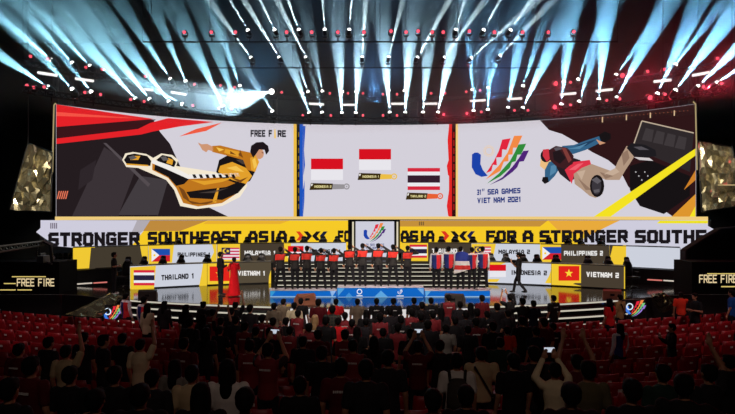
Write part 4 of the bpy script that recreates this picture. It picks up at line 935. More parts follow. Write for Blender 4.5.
for k in range(0, 11):
    R = R0 + PITCH * k; z = tier_z(k); n = 0; stp = 0.6 / R
    j = -30
    row = []
    while j <= 30:
        ang = (j + (0.5 if k % 2 else 0)) * stp; x, y = row_pt(R, ang); px = CX + x / y * F
        j += 1
        if px < -8 or px > 743: continue
        py = CY + (EYE - z - 0.86) * F / y
        if py > 416: continue
        row.append((x, y, z, ang, px))
    row.sort(key=lambda q: q[4])
    for i, (x, y, z, ang, px) in enumerate(row):
        root = empty('stadium_seat', (x, y, z), ang); root.scale = (1, 1, 1)
        tag(root, 'red folding seat, %s from the left %s' % (ORD[i], ROWLAB[k]), 'seat', 'red stadium seats ' + ROWLAB[k])
        for nm, me in SM:
            o = bpy.data.objects.new(nm, me); COL.objects.link(o); o.parent = root
        SEATS.append((x, y, k))
# ------------------------------------------------------------------ people
def remeshed(mb, name, voxel, smooth_it=2, dec=0.0):
    me = mb.mesh(name + '_src'); o = bpy.data.objects.new(name, me); COL.objects.link(o)
    r = o.modifiers.new('r', 'REMESH'); r.mode = 'VOXEL'; r.voxel_size = voxel
    s = o.modifiers.new('s', 'SMOOTH'); s.factor = 0.5; s.iterations = smooth_it
    if dec: d = o.modifiers.new('d', 'DECIMATE'); d.ratio = dec
    bpy.context.view_layer.update()
    dg = bpy.context.evaluated_depsgraph_get(); ev = o.evaluated_get(dg)
    out = bpy.data.meshes.new_from_object(ev); out.name = name
    for p in out.polygons: p.use_smooth = True
    bpy.data.objects.remove(o); bpy.data.meshes.remove(me)
    return out
def limb(mb, pts, rs, n=10):
    for i in range(len(pts) - 1):
        mb.tube(pts[i], pts[i + 1], rs[i], rs[i + 1], n)
        mb.ell(pts[i + 1], (rs[i + 1],) * 3, 10, 6)
    mb.ell(pts[0], (rs[0],) * 3, 10, 6)
ARM = {  # (elbow, wrist, hand direction) for the right arm; x is mirrored for the left
 'down': ((0.235, -0.02, 1.13), (0.245, 0.07, 0.89), (0.0, 0.04, -0.17)),
 'front': ((0.27, 0.02, 1.14), (0.11, 0.2, 1.17), (-0.12, 0.06, 0.02)),
 'salute': ((0.44, 0.05, 1.40), (0.20, 0.15, 1.57), (-0.10, 0.03, 0.07)),
 'phone': ((0.25, 0.17, 1.46), (0.11, 0.27, 1.70), (-0.05, 0.02, 0.13)),
 'high': ((0.26, 0.06, 1.64), (0.16, 0.14, 1.90), (-0.02, 0.03, 0.16)),
 'chest': ((0.25, 0.08, 1.14), (0.09, 0.30, 1.30), (-0.05, 0.03, 0.12)),
 'reach': ((0.33, 0.22, 1.26), (0.32, 0.47, 1.22), (0.0, 0.16, 0.0)),
 'hips': ((0.36, -0.06, 1.16), (0.19, 0.04, 1.02), (-0.08, 0.06, -0.06))}
def make_body(key):
    L, R, legs, sleeve, hair, dress = key
    sh = 0.185
    def armpts(side, a):
        e, w_, h = ARM[a]; f = lambda v: Vector((v[0] * side, v[1], v[2]))
        return [Vector((sh * side, 0, 1.395)), f(e), f(w_)], f(h)
    feet = {'stand': ((0.10, 0.01, 0.48), (0.11, 0, 0.09), (-0.10, 0.01, 0.48), (-0.11, 0, 0.09)),
            'walk': ((0.09, 0.17, 0.50), (0.09, 0.24, 0.10), (-0.09, -0.02, 0.47), (-0.10, -0.30, 0.14)),
            'wide': ((0.14, 0.02, 0.48), (0.19, 0, 0.09), (-0.14, 0.02, 0.48), (-0.19, 0, 0.09))}[legs]
    body = MB()
    body.loft([(0.82, 0.13, 0.09, 0, 0), (0.92, 0.155, 0.10, 0, 0), (1.08, 0.125, 0.085, 0, 0.01), (1.26, 0.155, 0.10, 0, 0), (1.39, 0.165, 0.085, 0, 0), (1.45, 0.09, 0.06, 0, 0)])
    body.tube((0, 0, 1.42), (0, 0.012, 1.56), 0.055, 0.052)
    body.ell((0, 0.02, 1.615), (0.072, 0.088, 0.085)); body.ell((0, 0.045, 1.55), (0.055, 0.058, 0.06)); body.ell((0, 0.0, 1.63), (0.075, 0.09, 0.08))
    body.ell((0, 0.112, 1.585), (0.014, 0.022, 0.02), 6, 5); body.ell((0, 0.098, 1.54), (0.026, 0.014, 0.01), 6, 5)
    for s in (-1, 1):
        body.ell((s * 0.078, 0.015, 1.595), (0.014, 0.02, 0.032), 6, 5); body.ell((s * 0.03, 0.092, 1.606), (0.016, 0.012, 0.009), 6, 5)
    for s, a in ((-1, L), (1, R)):
        pts, h = armpts(s, a); limb(body, pts, [0.055, 0.042, 0.028])
        # hand: palm, four unequal bent fingers, thumb
        w_ = pts[2]; hd = h.normalized(); palm = w_ + hd * 0.075
        side = hd.cross(Vector((0, 1, 0.2))).normalized() if abs(hd.y) < 0.9 else Vector((1, 0, 0)); nrm = hd.cross(side).normalized()
        body.tube(w_, palm, 0.028, 0.036, 8); body.ell(palm, (0.036,) * 3, 8, 6)
        for q in range(4):
            b0 = palm + side * (q - 1.5) * 0.02; ln = (0.062, 0.074, 0.07, 0.054)[q]
            b1 = b0 + hd * (0.03 + ln * 0.5); b2 = b1 + (hd * 0.85 + nrm * 0.5).normalized() * ln * 0.6
            body.tube(b0, b1, 0.0105, 0.0095, 6); body.tube(b1, b2, 0.0095, 0.008, 6)
        t0 = w_ + hd * 0.03 + side * 0.024 * s; t1 = t0 + (hd * 0.6 + side * s * 0.8).normalized() * 0.045; t2 = t1 + hd * 0.035
        body.tube(t0, t1, 0.014, 0.012, 6); body.tube(t1, t2, 0.012, 0.009, 6)
    for s, kn, an in ((1, feet[0], feet[1]), (-1, feet[2], feet[3])):
        limb(body, [Vector((0.085 * s, 0, 0.86)), Vector(kn), Vector(an)], [0.08, 0.05, 0.035])
        body.ell(Vector(an) + Vector((0, 0.06, -0.05)), (0.038, 0.11, 0.035), 8, 6)
    out = {'body': remeshed(body, 'person_body', 0.0145, 1)}
    shirt = MB()
    shirt.loft([(0.84, 0.175, 0.12, 0, 0), (0.95, 0.172, 0.118, 0, 0), (1.10, 0.155, 0.108, 0, 0.008), (1.27, 0.178, 0.122, 0, 0), (1.38, 0.19, 0.108, 0, 0), (1.445, 0.125, 0.082, 0, 0), (1.475, 0.07, 0.068, 0, 0)])
    for s, a in ((-1, L), (1, R)):
        pts, h = armpts(s, a)
        if sleeve == 'long': limb(shirt, pts, [0.072, 0.058, 0.042])
        else: limb(shirt, [pts[0], pts[0].lerp(pts[1], 0.72)], [0.074, 0.064])
    out['shirt'] = remeshed(shirt, 'person_shirt', 0.0165, 2)
    if dress:
        d = MB(); d.loft([(0.03, 0.30, 0.26, 0, 0), (0.5, 0.23, 0.19, 0, 0), (0.9, 0.182, 0.125, 0, 0), (1.06, 0.14, 0.10, 0, 0.008), (1.12, 0.145, 0.10, 0, 0.005)], 24); out['gown_skirt'] = remeshed(d, 'person_skirt', 0.018, 2)
    else:
        tr = MB(); tr.loft([(0.79, 0.15, 0.105, 0, 0), (0.90, 0.17, 0.117, 0, 0), (1.0, 0.15, 0.105, 0, 0)])
        for s, kn, an in ((1, feet[0], feet[1]), (-1, feet[2], feet[3])):
            limb(tr, [Vector((0.088 * s, 0, 0.86)), Vector(kn), Vector(an) + Vector((0, 0, 0.0))], [0.096, 0.068, 0.056])
        out['trousers'] = remeshed(tr, 'person_trousers', 0.018, 2)
        so = MB()
        for an in (feet[1], feet[3]): so.ell(Vector(an) + Vector((0, 0.055, -0.045)), (0.052, 0.135, 0.045), 10, 6)
        out['shoes'] = so.mesh('person_shoes', True)
    h = MB(); h.ell((0, -0.008, 1.635), (0.094, 0.106, 0.092), 14, 10); h.ell((0, -0.035, 1.60), (0.088, 0.078, 0.092), 12, 8); h.ell((0, 0.05, 1.68), (0.07, 0.05, 0.04), 10, 6)
    if hair == 'long':
        h.ell((0, -0.06, 1.52), (0.085, 0.06, 0.15), 12, 8); h.ell((0, -0.09, 1.40), (0.075, 0.045, 0.14), 12, 8)
        for s in (-1, 1): h.ell((s * 0.075, -0.01, 1.53), (0.03, 0.06, 0.13), 8, 6)
    if hair == 'bun': h.ell((0, -0.10, 1.68), (0.05, 0.05, 0.05), 10, 6)
    if hair == 'cap': h.loft([(1.635, 0.1, 0.112, 0, 0), (1.70, 0.095, 0.105, 0, 0), (1.735, 0.05, 0.06, 0, 0)], 14); h.box((0, 0.15, 1.65), (0.13, 0.12, 0.012))
    out['hair'] = remeshed(h, 'person_hair', 0.013, 2)
    # short row of printed letters across the shoulder blades
    pr = MB(); rr = random.Random(3)
    for i, (gx, gw) in enumerate([(-0.085, 0.018), (-0.062, 0.014), (-0.040, 0.018), (-0.016, 0.014), (0.006, 0.018), (0.03, 0.016), (0.054, 0.018), (0.078, 0.014)]):
        pr.box((gx, -0.124, 1.315 + 0), (gw, 0.006, 0.03)); 
    out['print'] = pr.mesh('back_print')
    for k_, me in out.items(): me.materials.clear(); me.materials.append(None)
    return out
_B = {}
def cloth(c, rough=0.85): return mat('cloth_%d_%d_%d' % c, c, rough, 0, 0.2)
SKINM = mat('skin', (176, 122, 92), 0.55); HAIRM = mat('hair_black', (12, 10, 10), 0.8, 0, 0.15); HAIRB = mat('hair_light', (176, 140, 96), 0.5); SHOEB = mat('shoe_dark', (24, 22, 24), 0.5); SHOEW = mat('shoe_white', (220, 216, 212), 0.5)
PRINTW = mat('print_white', (225, 222, 218), 0.6)
def zones(name, rules, default):
    """cloth pattern by position on the garment: rules = [(axis, sign, limit, colour)], later rules win"""
    if name in _M: return _M[name]
    m = bpy.data.materials.new(name); m.use_nodes = True; nt = m.node_tree; b = nt.nodes['Principled BSDF']; b.inputs['Roughness'].default_value = 0.8
    tc = nt.nodes.new('ShaderNodeTexCoord'); sp = nt.nodes.new('ShaderNodeSeparateXYZ'); nt.links.new(tc.outputs['Object'], sp.inputs[0])
    cur = nt.nodes.new('ShaderNodeRGB'); cur.outputs[0].default_value = rgb(default); cur = cur.outputs[0]
    for (axs, lo, hi, c) in rules:
        fac = None
        for ax, l_, h_ in zip(axs, lo, hi):
            src = sp.outputs['XYZ'.index(ax.upper())]
            if ax == 'x' : pass
            if ax == 'X':
                ab = nt.nodes.new('ShaderNodeMath'); ab.operation = 'ABSOLUTE'; nt.links.new(src, ab.inputs[0]); src = ab.outputs[0]
            g = nt.nodes.new('ShaderNodeMath'); g.operation = 'GREATER_THAN'; g.inputs[1].default_value = l_; nt.links.new(src, g.inputs[0])
            l2 = nt.nodes.new('ShaderNodeMath'); l2.operation = 'LESS_THAN'; l2.inputs[1].default_value = h_; nt.links.new(src, l2.inputs[0])
            mu = nt.nodes.new('ShaderNodeMath'); mu.operation = 'MULTIPLY'; nt.links.new(g.outputs[0], mu.inputs[0]); nt.links.new(l2.outputs[0], mu.inputs[1]); v = mu.outputs[0]
            if fac is not None:
                m2 = nt.nodes.new('ShaderNodeMath'); m2.operation = 'MULTIPLY'; nt.links.new(fac, m2.inputs[0]); nt.links.new(v, m2.inputs[1]); v = m2.outputs[0]
            fac = v
        mx = nt.nodes.new('ShaderNodeMix'); mx.data_type = 'RGBA'; nt.links.new(fac, mx.inputs[0]); nt.links.new(cur, mx.inputs[6]); mx.inputs[7].default_value = rgb(c); cur = mx.outputs[2]
    nt.links.new(cur, b.inputs['Base Color']); _M[name] = m; return m
TEAMRED = zones('jersey_red_back', [('z', (1.18,), (1.415,), (214, 44, 34)), ('X', (0.205,), (9,), (26, 22, 24)), ('z', (1.415,), (9,), (26, 22, 24))], (26, 22, 24))
TEAMTRI = zones('jersey_blue_red', [('x', (-9,), (0.0,), (26, 44, 120)), ('x', (0.0,), (9,), (216, 34, 44)), ('z', (1.405,), (9,), (226, 224, 230)), ('X', (0.2,), (9,), (226, 224, 230))], (226, 224, 230))
MAROONJ = zones('jersey_maroon', [('X', (0.20,), (9,), (30, 12, 16))], (120, 16, 26))
PLAID = zones('shirt_plaid', [('z', (z0 / 100,), (z0 / 100 + 0.02,), (62, 70, 52)) for z0 in range(88, 145, 9)] + [('x', (x0 / 100,), (x0 / 100 + 0.015,), (70, 60, 48)) for x0 in range(-20, 22, 8)], (34, 36, 34))
TOPS = {'black': cloth((24, 22, 24)), 'dark': cloth((34, 30, 34)), 'maroon': MAROONJ, 'grey': cloth((122, 118, 110)), 'olivegrey': cloth((112, 98, 82)), 'cream': cloth((226, 210, 172)), 'white': cloth((214, 208, 200)), 'beige': cloth((190, 168, 130)),
        'red': cloth((206, 28, 34)), 'orange': cloth((232, 58, 36)), 'khaki': cloth((150, 124, 78)), 'navy': cloth((24, 28, 44)), 'green': cloth((30, 52, 44)), 'blue': cloth((26, 74, 150)), 'plaid': PLAID, 'team': TEAMRED, 'tri': TEAMTRI, 'darkred': cloth((84, 14, 22)), 'suit': cloth((20, 18, 22)), 'gown': cloth((206, 12, 26)), 'olive': cloth((92, 84, 60))}
BOT = {'dark': cloth((26, 25, 30)), 'khaki': cloth((120, 108, 86)), 'grey': cloth((70, 68, 70))}
PEOPLE = []
def person(loc, rz, top, label, cat='person', group=None, arms=('down', 'down'), legs='stand', sleeve='short', hair='short', dress=False, s=1.0, hairm=None, bottom='dark', shoes=None, prn=False, wide=1.0):
    key = (arms[0], arms[1], legs, sleeve, hair, dress)
    if key not in _B: _B[key] = make_body(key)
    B_ = _B[key]
    def ob(nm, me, m_, parent=None):
        o = bpy.data.objects.new(nm, me); COL.objects.link(o); o.material_slots[0].link = 'OBJECT'; o.material_slots[0].material = m_
        if parent: o.parent = parent
        return o
    r = ob('person', B_['body'], SKINM); r.location = loc; r.rotation_euler = (0, 0, rz); r.scale = (s * wide, s * wide, s)
    ob('dress_top' if dress else 'shirt', B_['shirt'], TOPS[top], r)
    if dress: ob('gown_skirt', B_['gown_skirt'], TOPS[top], r)
    else: ob('trousers', B_['trousers'], BOT[bottom], r); ob('shoes', B_['shoes'], shoes or SHOEB, r)
    ob('hair', B_['hair'], hairm or HAIRM, r)
    if prn: o = ob('back_print', B_['print'], PRINTW, r)
    tag(r, label, cat, group); return r

# people on the stage
def st_person(x, d, z, top, label, **k):
    return person((P(x, 0, d).x, d, z), k.pop('rz', 0.0), top, label, **k)
names1 = ['leftmost of ten', 'second from the left of ten', 'third from the left of ten', 'fourth from the left of ten', 'fifth from the left of ten', 'sixth from the left of ten', 'seventh from the left of ten', 'eighth from the left of ten', 'ninth from the left of ten', 'rightmost of ten']
xs1 = [280.5, 295, 307, 321, 334, 349.7, 362.6, 378.4, 393, 407.6]; hs = [.99, .985, 1.01, .96, .955, .98, 1.0, 1.0, .975, .945]
for i, x in enumerate(xs1):
    mid = x > 340; dd = 25.55
    st_person(x, dd, P(0, 287.6 if mid else 290.6, 25.0).z, 'team', 'person in red backed black jersey saluting on the podium, %s' % names1[i], group='saluting team on the podium', arms=('down', 'salute'), legs='wide' if i in (0, 3, 5, 8) else 'stand', sleeve='long', s=hs[i], rz=random.uniform(-0.08, 0.08))
names2 = ['leftmost of five', 'second of five', 'middle of five under a flag', 'fourth of five', 'rightmost of five']
for i, x in enumerate([436.4, 448.6, 460.6, 472, 482.6]):
    st_person(x, 25.5, P(0, 290.6, 25.0).z, 'tri', 'person in blue and red jersey standing on the podium, %s' % names2[i], group='team in blue and red jerseys on the podium', arms=(('down', 'down'), ('front', 'down'), ('front', 'front'), ('down', 'front'), ('down', 'down'))[i], sleeve='long', s=(.98, 1.0, 1.0, .98, 1.0)[i], shoes=SHOEW if i in (0, 4) else None, legs='wide' if i == 4 else 'stand')
# flag over the shoulders of the middle one
fm = zones('striped_flag_cloth', [('z', (0.44,), (9,), (36, 54, 150)), ('z', (0.10,), (0.27,), (214, 44, 40))], (232, 230, 232))
mb = MB(); n = 18; g = []
for j in range(15):
    v = j / 14; row = []
    for i in range(n + 1):
        u = -1 + 2 * i / n; wv = 0.03 * math.sin(u * 9 + v * 3) * v
        x = u * (0.24 + 0.09 * v); y = -0.21 - 0.02 * (1 - u * u) + wv + 0.10 * u * u * (1 - v); z = 0.82 - 0.80 * v - 0.08 * u * u * (1 - v) + 0.10 * u * v
        row.append(len(mb.v)); mb.v.append(Vector((x, y, z)))
    g.append(row)
for j in range(14):
    for i in range(n): mb.f.append([g[j][i], g[j + 1][i], g[j + 1][i + 1], g[j][i + 1]]); mb.m.append(0)
fl = mb.build('draped_flag', fm, smooth=True, fix=False); v = P(461.4, 0, 25.5); fl.location = (v.x, 25.5, P(0, 290.6, 25.0).z + 0.70)
so = fl.modifiers.new('thick', 'SOLIDIFY'); so.thickness = 0.012; so.offset = 1
tag(fl, 'blue, white and red striped flag draped over the shoulders of a person on the podium', 'flag')
st_person(220.5, 25.6, SZ, 'suit', 'man in a black suit standing beside the woman in the red gown', arms=('down', 'front'), sleeve='long', s=1.02, rz=-1.0)
o = st_person(234, 25.3, SZ, 'gown', 'woman in a long red gown standing on the stage beside a suited man', arms=('front', 'front'), sleeve='short', hair='bun', dress=True, s=.90, rz=0.7)
st_person(519, 26.2, SZ, 'black', 'camera operator in black walking in front of the INDONESIA 2 desk', arms=('chest', 'chest'), legs='walk', s=.985, rz=1.15)
v = P(514.5, 0, 26.2); cb = empty('video_camera', (v.x - 0.02, 26.3, SZ + 1.32), 1.15); tag(cb, 'small black video camera held by the walking operator on stage', 'camera')
MB().box((0, 0, 0), (0.12, 0.22, 0.12)).build('camera_body', BLACKM, cb, bevel=0.01); MB().tube((0, 0.11, 0), (0, 0.2, 0), 0.04, 0.05, 12).build('camera_lens', BLACKM, cb)
st_person(114, 25.9, SZ, 'black', 'crew member in black standing at the dark deck end beside the THAILAND 1 desk', arms=('down', 'front'), s=1.0, rz=-1.3, shoes=SHOEW)

# the audience: (column, head height row, clothes, options, label)
def solve(x, yh, kmin=0, kmax=12):
    best = None; p = x - CX
    for k in range(kmin, kmax + 1):
        R = R0 + PITCH * k - 0.55; m_ = p / F
        # point on the arc seen in this column
        a = 1 + m_ * m_; b_ = -2 * RC; c = RC * RC - R * R; y = (-b_ - math.sqrt(b_ * b_ - 4 * a * c)) / (2 * a)
        z = tier_z(k); need = (EYE - (yh - CY) / F * y - z) / 1.62
        e = abs(need - 0.99)
        if best is None or e < best[0]: best = (e, k, y, z, need, m_ * y)
    return best
AUD = [
 (126,296,'tri','red blue jersey',{'a':'down','sl':'long'},'person in white, blue and red jersey standing at the left end of the front steps'),
 (144,299.5,'tri','',{'sl':'long'},'person in blue and red jersey standing half behind the woman in the cream blouse'),
 (147.5,307,'cream','',{'h':'long','sl':'long'},'long haired woman in a cream blouse standing by the left seats'),
 (164.5,304,'dark','',{'h':'long','sl':'long'},'long haired person all in black beside the woman in the cream blouse'),
 (186,308,'dark','',{'h':'long'},'long haired person in dark clothes in front of the left end of the steps'),
 (203.5,304.5,'dark','',{'h':'bun','sl':'long'},'person with tied up hair and dark clothes before the left steps'),
 (235.5,305,'black','',{'a':'high'},'person in black with one arm raised before the left steps'),
 (250,308,'dark','',{},'person in dark shirt just right of the one with a raised arm'),
 (274,306,'olivegrey','',{},'person in brownish shirt before the left end of the podium'),
 (283.5,301.5,'olivegrey','',{},'person in grey brown shirt left of the brown stage monitor'),
 (294.5,305.5,'cream','',{},'person in cream shirt just in front of the brown stage monitor'),
 (301,301,'black','',{},'person in black directly before the brown stage monitor'),
 (318.5,302,'darkred','',{},'person in dark red shirt right of the brown stage monitor'),
 (336,301.5,'red','',{'a':'front'},'person in bright red shirt at the left edge of the white stage front'),
 (332.5,309,'plaid','',{},'person in dark plaid shirt in front of the one in bright red'),
 (345,314,'maroon','p',{},'person in maroon jersey with white lettering behind the plaid shirt'),
 (357.5,301.5,'olivegrey','',{},'person in grey brown shirt alone before the white stage front'),
 (376.6,301,'black','p',{},'person in black tee with white print before the white stage front'),
 (393.5,301,'black','p',{'w':1.1},'broad person in black tee with white print before the white stage front'),
 (414,300.5,'black','',{},'person in plain black tee right of two black printed tees'),
 (422,305,'black','',{},'shorter person in black between two taller ones at the white stage front'),
 (431,300.5,'black','p',{},'person in black tee with a line of print, right end of the white stage front'),
 (448.4,297.5,'maroon','p',{'s':1},'tall person in maroon jersey before the dark stage monitor'),
 (460,304.5,'dark','',{},'person in dark shirt right of the dark stage monitor'),
 (470.5,307,'black','',{'h':'long'},'long haired person in black before the right end of the podium'),
 (482,298,'darkred','',{},'person in dark red jersey before the right end of the podium'),
 (510,297,'black','',{'a':'phone'},'photographer in black raising a camera before the right steps'),
 (522.5,301,'black','',{'a':'reach'},'person in black stretching both arms out beside the photographer'),
 (533.5,304.5,'navy','',{},'person in dark navy shirt right of the outstretched arms'),
 (553.6,298,'black','p',{},'person in black printed tee standing before the right steps'),
 (609.5,301.5,'red','',{'h':'long'},'long haired person in a red tee beside the khaki shirt'),
 (620,297,'khaki','',{'a':'down','bag':1},'person in khaki shirt with a bag strap left of the right emblem board'),
 (681,294.5,'orange','',{'a':'reach','rz':-1.2},'person in orange red tee leaning at the right seats'),
 (695,296,'black','',{'a':'front','rz':1.2},'person in black facing the one in the orange red tee'),
 (732,292.5,'blue','',{},'person in blue shirt cut by the right edge of the picture'),
 # second band
 (203,318,'dark','',{'h':'long'},'long haired dark person in the second line behind the left steps'),
 (221,321,'black','',{'a':'high'},'person in black holding both arms high in the left crowd'),
 (231.5,311,'dark','',{},'person in dark top between two raised arms in the left crowd'),
 (245,326,'maroon','p',{},'person in maroon jersey with lettering behind the raised arms'),
 (262,318,'darkred','p',{},'person in dark red jersey with lettering left of the maroon group'),
 (273,318,'maroon','p',{},'person in maroon jersey below the brown shirted one'),
 (298,313,'maroon','p',{},'person in maroon jersey behind the cream shirt'),
 (315,318.5,'darkred','p',{'h':'long','hm':1},'person with light hair in a dark red printed top'),
 (338,321,'red','',{},'person in bright red tee in the third line of the crowd'),
 (366.5,313,'black','',{'h':'long'},'long haired person in black behind the lone brown shirt'),
 (380,316.5,'maroon','p',{},'person in maroon jersey with pale sleeves in the middle of the crowd'),
 (411.7,312,'maroon','p',{},'person in maroon jersey behind the plain black tee'),
 (441,311,'dark','',{'h':'long'},'long haired dark person behind the tall maroon jersey'),
 (455,320,'black','',{},'person in black right of the long haired one in the middle crowd'),
 (487,314,'black','p',{'a':'chest'},'person in black tee with print and bare forearms at the right of the crowd'),
 (507,330,'orange','',{},'person in orange red tee at the right of the crowd'),
 (544,322,'darkred','',{},'person in dark red top right of the orange red tee'),
 (220,330,'black','',{'a':'front'},'person in black crossing arms behind the left crowd'),
 (206,332,'dark','',{'h':'long'},'long haired person in dark brown top at the left of the crowd'),
 (190,322,'dark','',{},'dark clothed person at the left edge of the crowd before the seats'),
 (290,330,'maroon','p',{},'person in maroon jersey in the fourth line, left of the bright red tee'),
 (318,334,'darkred','',{},'person in dark red top in the fourth line under the light haired one'),
 (357,330,'black','',{'h':'long'},'long haired person in black in the fourth line'),
 (398,327,'maroon','',{},'person in plain maroon top in the fourth line'),
 (428,324,'dark','',{},'person in dark top in the third line right of the maroon ones'),
 (446,330,'grey','',{},'person in a plain grey tee standing in the middle of the crowd'),
 (468,329,'black','',{},'person in black right of the grey tee'),
 (522,322,'black','',{},'person in black behind the outstretched arms'),
 (536,327,'navy','',{},'person in navy top behind the right crowd'),
 (620,327,'tri','',{'h':'long','sl':'long'},'long haired person in blue and red jersey among the empty right seats'),
 (553,330,'black','p',{},'person in black tee with print in front of the right seats'),
 (672,327,'black','',{'a':'chest','rz':1.0,'sl':'long'},'person in black top with a pale sleeve standing among the right seats'),
 # middle band
 (19,349,'darkred','p',{},'person in dark red jersey with print near the left edge of the picture'),
 (48.5,342,'dark','',{},'dark person among the left seats, left of the raised pale arm'),
 (66,351,'beige','',{'a':'high','sl':'short'},'person in beige shirt raising one arm among the left seats'),
 (84,337,'dark','p',{},'person in dark jersey with a line of print among the left seats'),
 (103.5,340,'dark','',{'rz':-0.6},'dark person turning the head among the left seats'),
 (122.5,338,'black','',{},'person in black standing left of the cream and red jersey'),
 (140.5,344,'cream','',{'a':'high'},'person in cream and red top pointing up among the left seats'),
 (184,343,'darkred','p',{},'person in dark red jersey with a short line of print, left of the crowd'),
 (31,365,'darkred','p',{},'person in dark red printed jersey in the dim stands near the left edge'),
 (250,345,'maroon','p',{},'person in maroon jersey with pale sleeves in the middle stands'),
 (268,349,'maroon','p',{'a':'phone'},'person in maroon jersey holding a phone up in the middle stands'),
 (303,341,'dark','',{},'dark person right of the maroon jerseys in the middle stands'),
 (322,352,'black','',{'w':1.1},'broad person in black in the middle stands'),
 (353,345,'maroon','p',{},'person in maroon jersey with large print in the middle stands'),
 (374,341,'black','',{'h':'long'},'long haired person in black in the middle stands'),
 (388,357,'dark','',{},'dark person below the maroon jersey in the middle stands'),
 (417.8,346,'darkred','p',{'a':'phone'},'person in dark red jersey holding a phone overhead with both arms'),
 (440,348,'black','',{},'person in black between the overhead phone and the grey backpack'),
 (457,360,'white','',{'pack':1},'person in white tee carrying a dark backpack'),
 (481.5,353,'beige','',{'bag':1,'w':1.12},'person in beige tee with a dark strap across the back'),
 (500,342,'green','',{},'person in dark green tee behind the orange red one'),
 (513.5,360,'black','',{},'person in black right of the beige tee with strap'),
 (534,357,'dark','',{},'dark person left of the raised phone at the right'),
 (555,365,'cream','',{'a':'phone','sl':'long'},'person with cream sleeves holding a phone overhead at the right'),
 (577,361,'darkred','',{'a':'high'},'person in dark red raising both arms at the right'),
 (588,369,'olive','',{},'person in olive tee right of the raised arms'),
 (663,372,'green','',{},'person in green tee in the dim right stands'),
 (684,384,'black','',{'a':'reach','rz':-0.7},'person in black stretching an arm in the dim right stands'),
 (709,372,'dark','',{'a':'high'},'dark person with a raised hand in the dim right stands'),
 (729,361,'black','',{},'person in black by the right edge of the picture in the dim stands'),
 (213,312,'maroon','p',{},'person in maroon jersey between the tied up hair and the raised arm'),
 (256,327,'dark','',{},'dark person in the fourth line left of the maroon jerseys'),
 (286,321,'black','',{},'person in black tee under the cream shirt'),
 (326,317,'black','',{},'person in black squeezed between the plaid shirt and the light hair'),
 (352,321,'darkred','p',{},'person in dark red printed top right of the bright red tee, third line'),
 (366,323,'dark','',{},'dark person in the third line left of the maroon jersey with pale sleeves'),
 (390,311,'dark','',{},'dark person between the two black printed tees, one line back'),
 (401,319,'black','p',{},'person in black printed tee left of the maroon jersey in the third line'),
 (421,316,'black','',{},'person in black behind the shorter person in black'),
 (433,317,'maroon','',{},'person in plain maroon top in the third line by the long haired dark one'),
 (466,317,'dark','',{},'dark person one line behind the long haired one in black'),
 (477,309,'black','',{},'person in black beside the dark red jersey before the podium end'),
 (497,309,'dark','',{},'dark person left of the photographer before the right steps'),
 (476,325,'darkred','p',{},'person in dark red printed jersey in the right half of the crowd'),
 (493,324,'black','',{},'person in black left of the orange red tee'),
 (508,313,'dark','',{},'dark person one line behind the photographer'),
 (236,318,'dark','',{},'dark person in the second line left of the dark red lettering'),
 (309,327,'maroon','p',{},'person in maroon jersey in the fourth line under the light hair'),
 (383,330,'black','',{},'person in black in the fourth line, middle of the crowd'),
 (411,333,'dark','',{},'dark person in the fourth line left of the plain grey tee'),
 (345,334,'maroon','p',{},'person in maroon jersey behind the bright red tee, fifth line'),
 (270,332,'black','',{},'person in black in the fourth line left of a maroon jersey'),
 # near band
 (70,374,'black','',{},'person in black in the near left stands, in front of the beige shirt'),
 (114.5,374,'black','',{},'person in black with a pale collar in the near left stands'),
 (152.5,377,'dark','',{},'dark person left of the long haired grey top in the near stands'),
 (175,366,'grey','',{'h':'long'},'long haired person in grey top in the near stands'),
 (227.5,368,'white','',{'h':'long'},'long haired person in white top in the near stands'),
 (192,378,'beige','',{},'person in dim beige top between two long haired ones in the near stands'),
 (140,394,'black','',{'w':1.1},'large dark head and shoulders at the bottom left of the picture'),
 (201,393,'black','',{'h':'long'},'long haired dark person at the bottom between grey and white tops'),
 (245,391,'black','',{},'dark person at the bottom right of the white top'),
 (300,384,'black','',{},'dark person in the near stands below the broad black one'),
 (366,368,'dark','',{},'dark person in the near middle stands'),
 (341,376,'darkred','p',{},'person in dark red jersey in the near middle stands'),
 (433,399,'black','',{},'dark head at the bottom of the picture left of centre right stands'),
 (466,402,'black','',{},'dark head at the bottom of the picture below the beige tee'),
 (571,393,'black','',{'a':'front','w':1.1},'dark head with pale sleeves at the bottom right of the picture'),
 (632,389,'black','',{},'dark person at the bottom left of the green tee'),
 (9,388,'black','',{},'dark person at the bottom left corner of the picture'),
 (95,399,'black','',{'w':1.1},'dark person at the bottom below the pale collar'),
]
used_pos = []
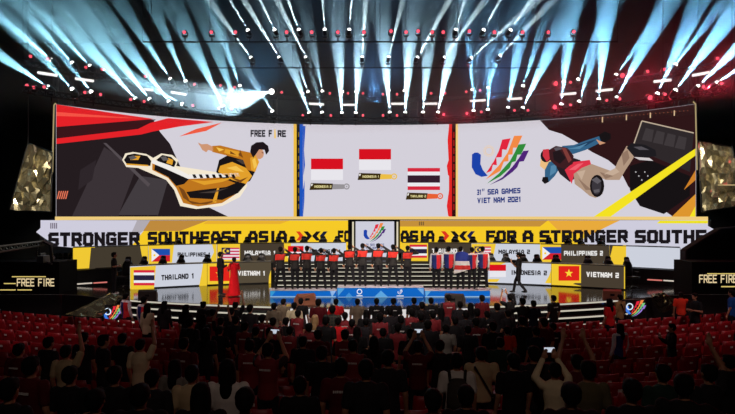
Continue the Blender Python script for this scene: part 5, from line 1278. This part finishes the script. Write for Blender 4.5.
for ent in AUD:
    x, yh, top, pr, op, lab = ent
    b_ = solve(x, yh, 0, 12); _, k, y, z, need, X = b_
    a = op.get('a', 'down'); a = {'high': ('down', 'high')}.get(a, (a, a))
    if op.get('a') == 'reach': a = ('down', 'reach')
    if 'both arms' in lab: a = (op['a'], op['a'])
    s = min(max(need, 0.86), 1.1)
    # keep clear of neighbours already placed in the same slot
    for t in range(6):
        hit = [q for q in used_pos if (q[0] - X) ** 2 + (q[1] - y) ** 2 < 0.2]
        if not hit: break
        y += 0.26 if hit[0][1] <= y else -0.26; X = (x - CX) / F * y
    used_pos.append((X, y))
    face_ = math.atan2(-X, 34 - y) * -1
    face_ = -math.atan2(0 - X, 32 - y)
    r = person((X, y, z), face_ + op.get('rz', random.uniform(-0.15, 0.15)), top, lab, arms=a, sleeve=op.get('sl', 'short'), hair=op.get('h', 'short'), s=s, hairm=HAIRB if op.get('hm') else None, prn=('p' in pr) and top != 'tri', wide=op.get('w', 1.0), bottom='khaki' if top in ('grey',) and yh > 360 else 'dark', group='people standing in the crowd')
    if op.get('bag'):
        st_ = MB()
        for i in range(12):
            t0, t1 = i / 12, (i + 1) / 12
            f = lambda t: Vector((-0.13 + 0.27 * t, -0.132 - 0.012 * math.sin(t * PI), 1.44 - 0.5 * t))
            st_.tube(f(t0), f(t1), 0.016, n=5)
        st_.build('strap', BLACK, r); MB().box((0.2, -0.02, 0.88), (0.08, 0.2, 0.2)).build('bag', BLACK, r, bevel=0.02)
    if op.get('pack'):
        bp = empty('backpack', r.location, r.rotation_euler[2]); tag(bp, 'dark grey backpack on the back of the person in white tee', 'backpack')
        bp.scale = r.scale
        MB().loft([(0.95, 0.14, 0.07, 0, -0.2), (1.1, 0.155, 0.085, 0, -0.205), (1.33, 0.14, 0.07, 0, -0.19), (1.4, 0.08, 0.04, 0, -0.17)], 14).build('pack_body', cloth((60, 54, 50)), bp, smooth=True)
        for sd in (-1, 1): MB().tube((sd * 0.1, -0.13, 1.36), (sd * 0.115, -0.02, 1.485), 0.022, n=6).build('shoulder_strap', cloth((40, 36, 34)), bp)
    if op.get('a') == 'phone':
        ph = empty('smartphone', r.matrix_basis @ Vector((0, 0.31, 1.84)), r.rotation_euler[2]); tag(ph, {510: 'glowing camera screen raised by the photographer before the right steps', 268: 'glowing phone held up among the maroon jerseys in the middle stands', 417.8: 'glowing phone held overhead by the person in dark red jersey', 555: 'glowing phone held overhead by the person with cream sleeves'}[x], 'phone')
        MB().box((0, 0, 0), (0.16, 0.012, 0.08)).build('phone_case', BLACKM, ph, bevel=0.003)
        MB().box((0, -0.0075, 0), (0.145, 0.002, 0.068)).build('phone_screen', led((210, 220, 235), 0.8), ph)
